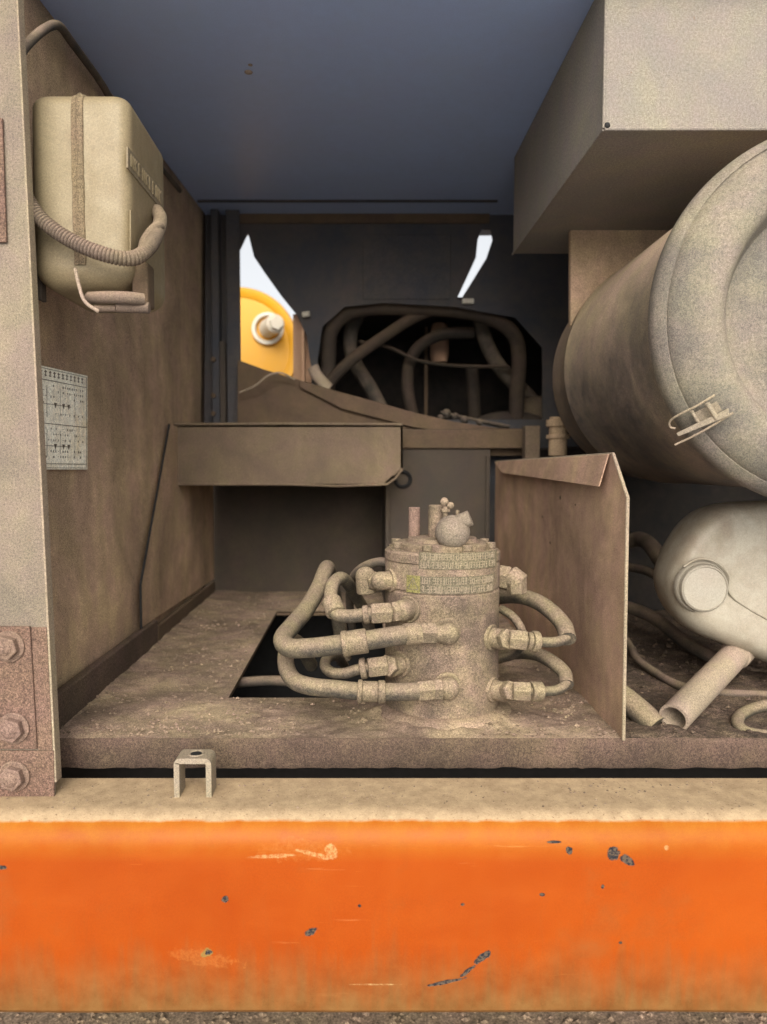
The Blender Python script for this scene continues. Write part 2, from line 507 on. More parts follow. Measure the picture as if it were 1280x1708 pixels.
# ------------------------------------------------------------------ deck, walls, ceiling
hx0, hx1 = atz(380, 1163, FLOOR).x, .075
hy0, hy1 = atz(380, 1163, FLOOR).y, atz(462, 1020, FLOOR).y
XW, XR, YB = -.525, 1.30, 2.66
Y0 = 1.20

def ground_noise(x, y):
    p = Vector((x, y, 0))
    h = noise.fractal(p * 9, .7, 2.1, 5) * .0028
    h += max(0, noise.fractal(p * 42 + Vector((7, 3, 0)), .8, 2.0, 3)) * .0030
    # dirt heaped against the left wall and round the divider foot
    h += max(0, 1 - (x - XW) / .16) ** 2 * .012 * (.8 + .35 * noise.noise(p * 14))
    h += math.exp(-((x - .44) / .03) ** 2) * .004 * (.7 + noise.noise(p * 20))
    h += math.exp(-(((x - .156) ** 2 + (y - 1.35) ** 2) ** .5 - .105) ** 2 / .0012) * .012 * (.8 + .7 * noise.noise(p * 30))
    if x > .46: h += .003 + .006 * noise.fractal(p * 9 + Vector((3, 3, 3)), .7, 2.1, 4)
    return h
nx, ny = 360, 280
g = MB()
vs_, fs, fs2 = [], [], []
for j in range(ny + 1):
    y = Y0 + (YB - Y0) * j / ny
    for i in range(nx + 1):
        x = XW + (XR - XW) * i / nx
        near = min(max(x - hx1, hx0 - x, y - hy1, hy0 - y), .03) / .03
        edge = min((y - Y0) / .02, 1)
        h = ground_noise(x, y) * max(0, min(near, 1)) * edge
        vs_.append((x, y, FLOOR + max(h, -.002)))
for j in range(ny):
    for i in range(nx):
        x = XW + (XR - XW) * (i + .5) / nx; y = Y0 + (YB - Y0) * (j + .5) / ny
        if hx0 < x < hx1 and hy0 < y < hy1: continue
        a = j * (nx + 1) + i
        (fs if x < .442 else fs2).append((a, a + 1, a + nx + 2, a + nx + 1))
g.add(vs_, fs, True)
g2 = MB(); g2.add(vs_, fs2, True)  # sheet right of the divider, its shade carried by a darker colour
deck = thing('deck', (0, Y0, FLOOR - .05), 'dirt covered steel deck with a dark rectangular cutout inside the bay', 'deck')
for g_, nm, mt in ((g, 'dirt_layer', 'floor'), (g2, 'shaded_dirt_layer', 'floor_shaded')):
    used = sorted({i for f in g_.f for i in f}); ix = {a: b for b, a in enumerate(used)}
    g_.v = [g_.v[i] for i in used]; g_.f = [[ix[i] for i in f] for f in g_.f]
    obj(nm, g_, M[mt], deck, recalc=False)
g = MB()
t_ = .006
# steel under the dirt, around the cutout
g.box((XW, Y0 + .012, FLOOR - .012), (hx0, YB, FLOOR - .004))
g.box((hx1, Y0 + .012, FLOOR - .012), (XR, YB, FLOOR - .004))
g.box((hx0, Y0 + .012, FLOOR - .012), (hx1, hy0, FLOOR - .004))
g.box((hx0, hy1, FLOOR - .012), (hx1, YB, FLOOR - .004))
obj('deck_plate', g, M['rail'], deck)
g = MB()
vs_, fs = [], []
n = 260
for k in range(6):
    for i in range(n + 1):
        x = -.515 + (XR + .515) * i / n
        zz = FLOOR + .001 - [0, .004, .016, .03, .044, .049][k]
        yy = Y0 - [0.000, .004, .006, .006, .006, .004][k] - noise.noise(Vector((x * 25, k * .8, 0))) * .0012 - (noise.fractal(Vector((x * 90, k * 2., 3)), .8, 2, 3) * .0012)
        if k == 5: zz += noise.noise(Vector((x * 22, 1, 5))) * .003 + noise.noise(Vector((x * 90, 1, 5))) * .0015
        vs_.append((x, yy, zz))
for k in range(5):
    for i in range(n):
        a = k * (n + 1) + i
        fs.append((a, a + n + 1, a + n + 2, a + 1))
g.add(vs_, fs, True)
g.box((-.515, Y0 + .002, FLOOR - .046), (XR, Y0 + .010, FLOOR - .003))
obj('deck_edge', g, M['lip'], deck, recalc=False)

# dirt crumbs and small stones lying on the deck
g = MB()
def crumb(x, y, z, s):
    MBv = []
    for dx, dy, dz in ((1, 0, 0), (-1, 0, 0), (0, 1, 0), (0, -1, 0), (0, 0, .8), (0, 0, -.6)):
        MBv.append(Vector((x + dx * s * random.uniform(.6, 1.2), y + dy * s * random.uniform(.6, 1.2), z + s * .25 + dz * s * random.uniform(.6, 1.1))))
    g.add(MBv, [(0, 2, 4), (2, 1, 4), (1, 3, 4), (3, 0, 4), (2, 0, 5), (1, 2, 5), (3, 1, 5), (0, 3, 5)])
cnt = 0
while cnt < 2000:
    x = random.uniform(XW + .01, .44); y = Y0 + .01 + (YB - Y0 - .05) * random.random() ** 1.5
    if hx0 - .01 < x < hx1 + .01 and hy0 - .01 < y < hy1 + .01: continue
    if x < -.2 and random.random() < .3 or x > .46 or noise.noise(Vector((x, y, 0)) * 7) > -.1:
        crumb(x, y, FLOOR + max(ground_noise(x, y), 0), random.choice((.0012, .0018, .0025, .0035, .005)) * (1.3 if x > .46 else 1))
        cnt += 1
# crumbs on the ledge of the beam too
for i in range(500):
    x = random.uniform(-.6, .8)
    crumb(x, random.uniform(1.055, 1.155), LEDGE + .001, random.choice((.0008, .0012, .0018, .0026)))
keep, g = g, MB()
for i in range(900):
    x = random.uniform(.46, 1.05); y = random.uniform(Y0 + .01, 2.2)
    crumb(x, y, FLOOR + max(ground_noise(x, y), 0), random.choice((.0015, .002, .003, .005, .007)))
tag(obj('dirt_crumbs', g, M['floor_shaded']), 'dirt crumbs right of the divider, coloured darker for the shade there', 'dirt', kind='stuff')
g = keep
tag(obj('dirt_crumbs', g, M['floor']), 'crumbs of dried dirt strewn over the deck and beam', 'dirt', kind='stuff')

# left wall with kick strip
lw = thing('side_wall', (XW, 1.2, FLOOR), 'brown dusty sheet metal wall on the left behind the pale tank', 'wall')
g = MB()
a, b = Vector((XW, 1.106, FLOOR - .05)), Vector((XW, 2.50, FLOOR - .05))
c, d = Vector((-.50, 2.50, CEIL)), Vector((-.585, 1.106, CEIL))
N = 24
for i in range(N):
    for j in range(N):
        q = []
        for (u, v) in ((i, j), (i + 1, j), (i + 1, j + 1), (i, j + 1)):
            u /= N; v /= N
            p = a.lerp(b, u).lerp(d.lerp(c, u), v)
            p.x += .004 * noise.noise(p * 3)
            q.append(p)
        g.add(q, [(0, 1, 2, 3)], True)
o = obj('wall_sheet', g, M['wall'], lw)
so = o.modifiers.new('thick', 'SOLIDIFY'); so.thickness = .004; so.offset = 1
g = MB()
g.box((XW + .004, 1.12, FLOOR - .01), (XW + .022, 1.85, FLOOR + .066))
obj('kick_strip', g, M['lip'], lw, bevel=.004)
g = MB()
g.box((XW + .0045, 1.87, FLOOR - .01), (XW + .018, 2.62, FLOOR + .045))
obj('kick_strip', g, M['rail'], lw, bevel=.004)

# overlay side plate on the wall
XP = XW + .012
P = lambda px, py: atx(px, py, XP)
g = MB()
p1, p2 = P(283, 708), P(235, 975)
pl = [p1, p2, Vector((XP, p2.y, FLOOR + .068)), Vector((XP, 2.64, FLOOR + .05)), Vector((XP, 2.64, p1.z))]
g.slab(pl, (-.003, 0, 0))
tag(obj('side_plate', g, M['wall'], bevel=.001), 'brown plate screwed over the left wall beside the dark recess', 'plate')
sidep = bpy.context.scene.objects['side_plate']
g = MB(); g.tube([q + Vector((.0005, -.003, 0)) for q in pl[:3]], .0032, 6, 1, smooth=False)  # dark strip painting in the shadow gap along the plate edge
obj('shadow_gap_strip', g, M['black'], sidep)

# ceiling / hood liner
hood_roof = thing('hood_roof', (0, 1.2, CEIL), 'glossy blue grey sheet roof over the bay', 'roof')
g = MB()
g.box((-.62, 1.23, CEIL), (XR + .02, 2.72, CEIL + .004))
obj('liner', g, M['ceil'], hood_roof)
g = MB()
g.box((-.50, 2.36, CEIL - .006), (.44, 2.375, CEIL - .0005))
obj('stiffener', g, M['wall_back'], hood_roof, bevel=.003)
g = MB()
c = atz(415, 120, CEIL)
g.sphere((c.x, c.y, CEIL - .001), .009, 12, sz=.3)
c2 = atz(418, 108, CEIL); g.sphere((c2.x, c2.y, CEIL - .001), .005, 10, sz=.3)
obj('blemish', g, M['pipe'], hood_roof)

# right side wall (outside the frame but closes the bay)
g = MB(); g.box((XR, 1.22, -.75), (XR + .02, 2.72, CEIL - .001))
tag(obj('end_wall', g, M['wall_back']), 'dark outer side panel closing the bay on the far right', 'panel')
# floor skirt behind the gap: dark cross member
g = MB(); g.box((-1.2, 1.30, -.80), (1.3, 1.36, FLOOR - .06))
tag(obj('cross_member', g, M['black']), 'dark cross member below the deck behind the narrow gap', 'beam')
# outer wall left of the post
g = MB(); g.box((-1.5, 1.10, LEDGE + .0), (-.64, 1.12, CEIL + .02))
tag(obj('outer_panel', g, M['post'], bevel=.003), 'dusty outer body panel left of the bay', 'panel')

# back bulkhead with its openings
YBK = 2.50
B = lambda px, py, Y=YBK: at(px, py, Y)
hole1 = [B(x, y) for x, y in ((396, 426), (414, 388), (424, 428), (442, 455), (470, 494), (496, 526), (512, 560), (520, 620), (520, 700), (396, 700))]
hole2 = [B(x, y) for x, y in ((804, 382), (819, 383), (822, 400), (812, 430), (790, 466), (768, 501), (762, 499), (778, 465), (794, 430), (797, 400))]
hole3 = [B(x, y) for x, y in ((530, 600), (538, 545), (575, 512), (640, 505), (760, 512), (860, 530), (905, 580), (905, 700), (530, 700))]
g = MB()
outer = [Vector((-.52, YBK, .02)), Vector((at(700, 0, YBK).x, YBK, .02)), Vector((at(700, 0, YBK).x, YBK, FLOOR)), Vector((XR, YBK, FLOOR)), Vector((XR, YBK, CEIL)), Vector((-.52, YBK, CEIL))]
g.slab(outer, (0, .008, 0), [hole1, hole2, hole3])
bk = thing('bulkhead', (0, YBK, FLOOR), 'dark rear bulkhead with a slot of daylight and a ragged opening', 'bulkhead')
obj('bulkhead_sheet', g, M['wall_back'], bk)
g = MB()
g.box((B(396, 0).x, YBK - .012, B(0, 356).z), (B(820, 0).x, YBK - .001, B(0, 374).z))
obj('top_channel', g, M['rail'], bk, bevel=.003)
g = MB()
g.box((B(606, 0).x, YBK - .005, B(0, 500).z), (B(755, 0).x, YBK - .001, B(0, 392).z))
obj('raised_panel', g, M['wall_back'], bk, bevel=.002)
g = MB()
g.box(B(489, 524, 2.56), B(523, 680, 2.563))
g.box((B(505, 0).x - .01, YBK + .01, .03), (B(505, 0).x, 3.3, B(0, 512).z))
obj('partition', g, M['peach'], bk, label='peach coloured partition lit by daylight')
# engine bay box behind the bulkhead
g = MB()
zt = B(0, 500).z
g.box((B(505, 0).x, 3.3, .0), (1.2, 3.32, zt))
g.box((B(505, 0).x, YBK + .009, -.0), (1.2, 3.3, .01))
g.box((B(505, 0).x, YBK + .009, zt), (1.2, 3.32, zt + .01))
g.box((1.2, YBK + .009, FLOOR), (1.22, 3.32, zt))
obj('engine_bay_lining', g, M['engine'], bk)

# left pillar
pl_ = thing('frame_pillar', B(372, 760), 'dark folded pillar between the left wall and the daylight opening', 'pillar')
YP = 2.44
g = MB()
g.box((B(347, 0, YP).x, YP, .03), (B(360, 0, YP).x, YP + .05, CEIL - .001))
obj('flange', g, M['wall_back'], pl_, bevel=.003)
g = MB()
g.box((B(361, 0, YP).x, YP - .012, .03), (B(371, 0, YP).x, YP + .05, B(0, 570, YP).z))
obj('angle_strip', g, M['greenish'], pl_, bevel=.003)
g = MB()
g.box((B(372, 0, YP).x, YP + .006, .03), (B(396, 0, YP).x, YP + .014, CEIL - .002))
obj('web', g, M['wall_back'], pl_, bevel=.003)
g = MB()
for yy in (600, 660, 690):
    c = B(357, yy, YP); g.cyl(c + Vector((0, -.012, 0)), c, .008, 12)
obj('rivets', g, M['rail'], pl_)

# brown sheet with the sloping top and folded flange, below the opening
YS = 2.40
S = lambda px, py, Y=YS: at(px, py, Y)
sl = thing('sloping_panel', S(560, 740), 'brown sheet panel with a sloping folded top edge below the daylight opening', 'panel')
top = [(397, 600), (440, 616), (490, 631), (560, 652), (620, 668), (690, 688), (760, 704), (830, 714), (892, 716)]
g = MB()
g.slab([S(*p) for p in top] + [S(892, 760), S(397, 760)], (0, .005, 0))
obj('panel_sheet', g, M['rail'], sl)
g = MB()
fl = [(500, 634), (560, 652), (620, 668), (690, 688), (760, 704), (830, 714)]
fb = [(830, 735), (760, 722), (690, 713), (620, 695), (570, 682), (500, 646)]
g.slab([S(x, y, YS - .02) for x, y in fl] + [S(x, y, YS - .02) for x, y in fb], (0, .012, 0))
obj('folded_flange', g, M['rail'], sl, bevel=.003)

# overhanging box (hood) with chamfered corner
YH = 2.12
H = lambda px, py, Y=YH: at(px, py, Y)
bx = thing('overhanging_box', H(480, 807), 'dusty brown box shelf jutting over the dark recess left of the valve', 'shelf')
g = MB()
face = [H(290, 807), H(645, 807), H(672, 781), H(672, 709), H(290, 709)]
g.slab(face, (0, .006, 0))
zt, zb = H(0, 709).z, H(0, 807).z
g.slab([face[3], face[4], face[4] + Vector((0, .38, 0)), face[3] + Vector((0, .38, 0))], (0, 0, -.006))
g.slab([face[2], face[3], face[3] + Vector((0, .38, 0)), face[2] + Vector((0, .38, 0))], (-.006, 0, 0))
g.slab([face[1], face[2], face[2] + Vector((0, .38, 0)), face[1] + Vector((0, .38, 0))], (-.004, 0, .004))
obj('box_sheet', g, M['hood'], bx)
g = MB()
xa = face[0].x
g.slab([Vector((xa, YH - .002, zt)), Vector((xa - .05, YH - .002, zt)), Vector((xa - .05, YH + .10, zt - .05)), Vector((xa, YH + .002, zb))], (0, .004, 0)) if False else None
for i in range(6):
    pass
vs_ = []
g.tube([H(288, 709), H(289, 760), H(292, 808)], .006, 8, 4)
g.tube([H(292, 808), H(480, 808), H(646, 808), H(672, 782)], .0035, 8, 2)
g.tube([H(284, 708), H(480, 707), H(672, 708)], .004, 8, 2)
obj('rolled_edge', g, M['hood'], bx)
# recess: side return and back
g = MB()
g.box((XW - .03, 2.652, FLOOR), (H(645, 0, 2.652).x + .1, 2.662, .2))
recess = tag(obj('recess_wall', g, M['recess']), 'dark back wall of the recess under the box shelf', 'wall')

# panel behind the valve with side flanges and round grommet
YC = 2.36
Cc = lambda px, py, Y=YC: at(px, py, Y)
pn = thing('inner_panel', Cc(735, 1015), 'grey brown upright panel directly behind the valve', 'panel')
g = MB(); g.box((Cc(652, 0).x, YC, FLOOR), (Cc(826, 0).x, YC + .005, Cc(0, 716).z))
obj('panel_sheet', g, M['greenish'], pn)
g = MB(); g.box((Cc(645, 0).x, YC - .02, FLOOR), (Cc(652, 0).x, 2.651, Cc(0, 760).z))
obj('flange', g, M['greenish'], pn, bevel=.002)
g = MB(); g.box((Cc(818, 0).x, YC - .012, FLOOR), (Cc(825, 0).x, YC - .001, Cc(0, 760).z))
obj('flange', g, M['greenish'], pn, bevel=.002)
g = MB(); g.box((Cc(673, 0).x, YC - .014, Cc(0, 748).z), (Cc(889, 0).x, YC - .002, Cc(0, 717).z))
obj('top_channel', g, M['rail'], pn, bevel=.003)
g = MB()
c = Cc(674, 800, 2.30); g.lathe([(.026, 0), (.030, -.006), (.024, -.012), (.018, -.006), (.018, 0)], (c.x, YC, c.z), (0, 1, 0), 24)
obj('grommet', g, M['black'], pn)

# ------------------------------------------------------------------ orange beam
bm_ = thing('chassis_beam', (0, 1.02, -.75), 'bright orange painted beam with chipped paint and dusty top across the front', 'beam')
g = MB()
prof = [(1.163, LEDGE - .006), (1.163, LEDGE), (1.10, LEDGE), (1.072, LEDGE)]
rad = .042; cy, cz = 1.064, LEDGE - rad
ZB = at(640, 1690, 1.024).z
for i in range(0, 13):
    a = R(90 + 90 * i / 12)
    prof.append((cy + rad * math.cos(a), cz + rad * math.sin(a)))
prof += [(1.022, LEDGE - .09), (1.0215, -.62), (1.022, -.71), (1.024, ZB + .007), (1.030, ZB), (1.05, ZB)]
n = 300
X0, X1 = -1.5, 1.5
vs_, fs = [], []
for i in range(n + 1):
    x = X0 + (X1 - X0) * i / n
    for k, (y, z) in enumerate(prof):
        wob = noise.noise(Vector((x * 4, z * 5, 2))) * .0018
        vs_.append((x, y + (wob if k > 3 else 0), z + (wob * .7 if k > 1 else 0)))
m = len(prof)
for i in range(n):
    for k in range(m - 1):
        fs.append((i * m + k, (i + 1) * m + k, (i + 1) * m + k + 1, i * m + k + 1))
g.add(vs_, fs, True)
o = obj('beam_skin', g, M['orange'], bm_, recalc=False)
so = o.modifiers.new('thick', 'SOLIDIFY'); so.thickness = .004; so.offset = 0

# U clip on the ledge
uc = thing('clip_bracket', at(323, 1325, 1.115), 'small inverted U shaped metal clip with a hole, standing on the dusty ledge', 'bracket')
YU = 1.105
c0 = atz(323, 1330, LEDGE)
k = c0.y / F
w, hgt, th, dep = 32 * k, .062, .0085, .038
g = MB()
pts = []
r = .010
def arc(cx, cz, r, a0, a1, n=5):
    return [(cx + r * math.cos(R(a0 + (a1 - a0) * i / n)), cz + r * math.sin(R(a0 + (a1 - a0) * i / n))) for i in range(n + 1)]
outl = [(w, 0)] + arc(w - r, hgt - r, r, 0, 90) + arc(-w + r, hgt - r, r, 90, 180) + [(-w, 0), (-w + th, 0)] \
     + arc(-w + r, hgt - r, r - th, 180, 90) + arc(w - r, hgt - r, r - th, 90, 0) + [(w - th, 0)]
g.slab([Vector((c0.x + x, c0.y - .004, LEDGE + z)) for x, z in outl], (0, dep, 0))
obj('strap', g, M['steel'], uc, bevel=.0015)
g = MB()
g.cyl((c0.x + .002, c0.y + dep * .4, LEDGE + hgt - .002), (c0.x + .002, c0.y + dep * .4, LEDGE + hgt + .0006), .0085, 20)
obj('hole', g, M['black'], uc)
g = MB()
g.lathe([(.0085, 0), (.0115, .0018), (.0125, 0)], (c0.x + .002, c0.y + dep * .4, LEDGE + hgt), (0, 0, 1), 24)
obj('hole_rim', g, M['steel'], uc)

# ------------------------------------------------------------------ left post
YPO = 1.10
Q = lambda px, py, Y=YPO: at(px, py, Y)
post = thing('door_post', Q(40, 1335), 'pale dusty steel post on the far left edge with bolted hinge plates at its foot', 'post')
g = MB()
g.slab([Q(-90, -60), Q(24, -60), Q(92, 1305), Q(92, 1334), Q(-90, 1334)], (0, .004, 0))
obj('post_face', g, M['post'], post)
g = MB()
g.slab([Q(24, -60, 1.0985), Q(27.5, -60, 1.0985), Q(95, 1305, 1.0985), Q(91, 1305, 1.0985)], (0, .02, 0))
obj('post_flange', g, M['edge'], post, bevel=.0008)
g = MB()
g.slab([Q(-90, 1045, 1.094), Q(50, 1045, 1.094), Q(62, 1250, 1.094), Q(-90, 1250, 1.094)], (0, .0055, 0))
obj('hinge_plate', g, M['post_plate'], post, bevel=.0015)
g = MB()
g.slab([Q(-90, 1252, 1.097), Q(90, 1252, 1.097), Q(91, 1333, 1.097), Q(-90, 1332, 1.097)], (0, .0028, 0))
g.slab([Q(52, 1046, 1.098), Q(78, 1046, 1.098), Q(88, 1251, 1.098), Q(64, 1251, 1.098)], (0, .0018, 0))
obj('base_plate', g, M['post_plate'], post, bevel=.001)
g = MB()
g.slab([Q(-90, 196, 1.094), Q(4, 196, 1.094), Q(11, 404, 1.094), Q(-90, 404, 1.094)], (0, .005, 0))
obj('upper_hinge_plate', g, M['post_plate'], post, bevel=.0015)
for i, (px, py) in enumerate(((16, 1078), (24, 1214), (25, 1294))):
    g = MB()
    yb = 1.094 if i < 2 else 1.097
    c = Q(px, py, yb)
    g.cyl(c, c + Vector((0, -.004, 0)), .024, 28, bev=.001)
    g.hexnut(c + Vector((0, -.0035, 0)), c + Vector((0, -.017, 0)), .0185)
    g.sphere(c + Vector((0, -.015, 0)), .012, 14, sy=.5)
    obj('bolt', g, M['bolt'], post, bevel=.0012)

# ------------------------------------------------------------------ sticker on the wall
def on_wall(px, py, off=.0015):
    """point on the left wall sheet seen at this spot"""
    d = ray(px, py)
    X = XW
    for _ in range(6):
        p = d * (X / d.x)
        u = (p.y - 1.106) / 1.394; v = (p.z - (FLOOR - .05)) / (CEIL - FLOOR + .05)
        X = (XW * (1 - v) + ((-.585) * (1 - u) + (-.50) * u) * v) + .004 + off
    return d * (X / d.x)
st = thing('sticker', on_wall(100, 783), 'dusty white notice sticker with ruled boxes and small diagrams on the left wall', 'sticker')
A, Bq, Cq, Dq = on_wall(30, 601, .002), on_wall(146, 627, .002), on_wall(146, 783, .002), on_wall(30, 783, .002)
g = MB(); g.slab([A, Bq, Cq, Dq], (.0006, 0, 0))
obj('sheet', g, M['sticker'], st)
def sp(u, v, o=.0012):
    return (A.lerp(Bq, u).lerp(Dq.lerp(Cq, u), v)) + Vector((o, 0, 0))
g = MB()
def stroke(u0, v0, u1, v1, w=.0012):
    p, q = sp(u0, v0), sp(u1, v1)
    g.tube([p, q], w * .5, 4, 1, smooth=False)
for v in (.13, .555, .945):
    stroke(.02, v, .98, v, .0014)
stroke(.98, .02, .98, .98, .0012); stroke(.02, .985, .98, .985, .001); stroke(.02, .02, .98, .02, .001)
for (v0, v1) in ((.13, .555), (.555, .945)):
    vm = (v0 + v1) / 2 + .02
    stroke(.36, v0 + .05, .36, v1 - .06, .0012)
    for u in (.30, .48, .60, .68):
        g.slab([sp(u - .022, vm - .02), sp(u + .02, vm - .02), sp(u, vm + .035)], (.0003, 0, 0))
    stroke(.22, vm, .72, vm, .0012)
    stroke(.55, v0 + .06, .55, v1 - .10, .0008); stroke(.78, v0 + .08, .78, v1 - .05, .0008)
    rr = random.Random(3 + int(v0 * 10))
    for row in range(6):
        vv = v0 + .045 + row * .055
        if abs(vv - vm) < .04: continue
        u = .06
        while u < .93:
            if rr.random() < .62:
                L = .012 + .012 * rr.random()
                kk = rr.random()
                stroke(u, vv, u + L, vv, .0010)
                if kk > .3: stroke(u + L / 2, vv - .010, u + L / 2, vv + .012, .0010)
                if kk > .6: stroke(u, vv + .010, u + L, vv + .010, .0010)
            u += .035
for i in range(14):
    u = .08 + i * .062
    stroke(u, .05, u + .03, .05, .0018); stroke(u + .015, .035, u + .015, .095, .0015); stroke(u, .085, u + .03, .085, .0015)
obj('print', g, M['ink'], st)

# ------------------------------------------------------------------ pale plastic tank (upper left)
YT0, YT1 = 1.165, 1.385
T = lambda px, py, Y=YT0: at(px, py, Y)
xl, xr_ = T(42, 0).x, T(212, 0).x
zt, zb = T(0, 152).z, T(0, 480).z
tk = thing('plastic_tank', Vector(((xl + xr_) / 2, (YT0 + YT1) / 2, zb)), 'yellowed plastic tank with a moulded seam hung high on the left wall', 'tank')
def rounded_block(x0, x1, y0, y1, z0, z1, r, rb=None, seg=6, taper=0):
    """block with rounded corners in every direction; larger radius at the bottom"""
    rb = rb or r
    g = MB()
    # horizontal rounded-rect rings stacked in z
    levels = []
    ns = 7
    for i in range(ns + 1):
        a = R(90 * i / ns)
        levels.append((z0 + rb * (1 - math.sin(a)) if False else z0 + rb * (1 - math.cos(a)), rb * (1 - math.sin(a))))
    levels = [(z, i_) for z, i_ in levels]
    for i in range(1, 8):
        levels.append((z0 + rb + (z1 - r - z0 - rb) * i / 8, 0))
    for i in range(ns + 1):
        a = R(90 * i / ns)
        levels.append((z1 - r + r * math.sin(a), r * (1 - math.cos(a))))
    rings = []
    for z, ins in levels:
        ring = []
        X0_, X1_, Y0_, Y1_ = x0 + ins, x1 - ins, y0 + ins, y1 - ins
        rc = max(r - ins * .6, .004)
        for cx, cy, a0 in ((X1_ - rc, Y1_ - rc, 0), (X0_ + rc, Y1_ - rc, 90), (X0_ + rc, Y0_ + rc, 180), (X1_ - rc, Y0_ + rc, 270)):
            for k in range(seg + 1):
                a = R(a0 + 90 * k / seg)
                ring.append(Vector((cx + rc * math.cos(a), cy + rc * math.sin(a), z)))
        rings.append(ring)
    m = len(rings[0])
    vs_ = [p for r_ in rings for p in r_]
    fs = [(i * m + k, i * m + (k + 1) % m, (i + 1) * m + (k + 1) % m, (i + 1) * m + k) for i in range(len(rings) - 1) for k in range(m)]
    fs.append(tuple(reversed(range(m)))); fs.append(tuple(range((len(rings) - 1) * m, len(rings) * m)))
    g.add(vs_, fs, True)
    return g
g = rounded_block(xl, xr_, YT0, YT1, zb, zt, .022, .034)
for i, v in enumerate(g.v):   # slight bulge of blow-moulded walls
    cx = (xl + xr_) / 2
    t_ = (v.z - zb) / (zt - zb)
    v.y -= .004 * math.sin(math.pi * min(max(t_, 0), 1)) if v.y < YT0 + .02 else 0
o = obj('tank_shell', g, M['tank'], tk)
# moulded seam all round in the YZ plane
xs = T(126, 0).x
g = MB()
loop = []
zz = [zb + .03, zt - .02]
loop = [(YT0 - .002, zb + .034), (YT0 - .005, (zb + zt) / 2), (YT0 - .001, zt - .022), (YT0 + .008, zt - .005), (YT0 + .03, zt + .001), (YT1 - .03, zt + .001)]
P_ = spline([Vector((xs, y, z)) for y, z in loop], 14)
nn = len(P_)
vs_, fs = [], []
for i, p in enumerate(P_):
    for dx, dd in ((-.0095, 0), (-.008, .0022), (-.003, .0028), (0, .0055), (.003, .0028), (.008, .0022), (.0095, 0)):
        tt = (P_[min(i + 1, nn - 1)] - P_[max(i - 1, 0)]).normalized()
        nrm = Vector((0, -tt.z, tt.y)); nrm = Vector((0, -abs(tt.z), abs(tt.y)))
        q = p + nrm * (dd + noise.noise(p * 160) * .0006) + Vector((dx + noise.noise(p * 90) * .001, 0, 0))
        vs_.append(q)
for i in range(nn - 1):
    for k in range(6):
        fs.append((i * 7 + k, i * 7 + k + 1, (i + 1) * 7 + k + 1, (i + 1) * 7 + k))
g.add(vs_, fs, True)
obj('moulded_seam', g, M['seam'], tk)
# embossed band with raised (worn) characters on the inner side
g = MB()
def side(px, py, o=.0015):
    d = ray(px, py); return d * ((xr_ + o) / d.x)
bn = [side(214, 245), side(272, 318), side(272, 352), side(214, 280)]
g.slab(bn, (-.003, 0, 0))
obj('embossed_band', g, M['emboss'], tk, bevel=.0008)
g = MB()
rr = random.Random(5)
def bandp(u, v): return bn[0].lerp(bn[1], u).lerp(bn[3].lerp(bn[2], u), v) + Vector((.001, 0, 0))
def bstroke(u0, v0, u1, v1): g.tube([bandp(u0, v0), bandp(u1, v1)], .0010, 5, 1, smooth=False)
for i in range(9):                      # row of worn capital-like strokes
    u = .06 + i * .10
    bstroke(u, .2, u, .8)
    k_ = (0, 1, 2, 0, 1, 3, 2, 0, 1)[i]
    if k_ == 0: bstroke(u, .2, u + .055, .8); bstroke(u + .055, .2, u + .055, .8)
    if k_ == 1: bstroke(u, .5, u + .055, .2); bstroke(u, .5, u + .055, .8)
    if k_ == 2: bstroke(u, .2, u + .05, .2); bstroke(u, .5, u + .05, .5); bstroke(u, .8, u + .05, .8)
    if k_ == 3: bstroke(u, .8, u + .05, .8)
obj('embossed_letters', g, M['tank'], tk)
g = MB()
g.slab([side(219, 350), side(243, 372), side(243, 428), side(219, 428)], (-.003, 0, 0))
obj('side_rib', g, M['tank'], tk, bevel=.003)
# outlet pump under the tank
g = MB()
c = T(230, 430, 1.20)
g.box((c.x - .006, 1.185, T(0, 505).z), (c.x + .020, 1.225, T(0, 430).z))
obj('pump_block', g, M['rail'], tk, bevel=.004)
g = MB()
g.tube([T(150, 497, 1.17), T(180, 496, 1.15), T(215, 497, 1.145), T(240, 500, 1.155)], .0095, 14, 6)
g.cyl(T(196, 512, 1.16), T(250, 514, 1.16), .0085, 18, bev=.001)
g.cyl(T(160, 515, 1.17), T(196, 514, 1.16), .006, 14)
obj('outlet_pipe', g, M['conduit'], tk)
g = MB()
g.tube([T(126, 448, 1.15), T(132, 475, 1.147), T(142, 503, 1.145), T(165, 520, 1.15)], .0028, 8, 8)
obj('wire_tie', g, M['pipe'], tk)
# wall bracket holding it
g = MB()
g.box((T(36, 0).x, YT0 + .03, zb - .012), (T(44, 0).x, YT0 + .05, T(0, 250).z))
obj('bracket', g, M['greenish'], tk, bevel=.002)

# corrugated conduit draped in front of the tank
g = MB()
pts = [T(-10, 262, 1.145), T(36, 318, 1.135), T(70, 366, 1.125), T(120, 402, 1.12), T(180, 426, 1.12), T(222, 431, 1.135), T(249, 413, 1.165), T(262, 390, 1.205), T(268, 366, 1.26), T(262, 352, 1.31)]
step = .00105
g.tube(pts, .011, 18, 16, step=step, rfun=lambda i: .0094 + .0022 * abs(math.sin(math.pi * i / 5)) ** .8)
tag(obj('corrugated_conduit', g, M['conduit']), 'dusty ribbed conduit hose drooping across the front of the pale tank', 'conduit')
g = MB()
g.tube([T(268, 375, 1.21), T(255, 385, 1.20), T(243, 402, 1.19), T(239, 418, 1.175)], .0085, 14, 8)
tag(obj('cable_stub', g, M['conduit']), 'short dusty cable stub tucked behind the ribbed conduit on the tank side', 'cable')

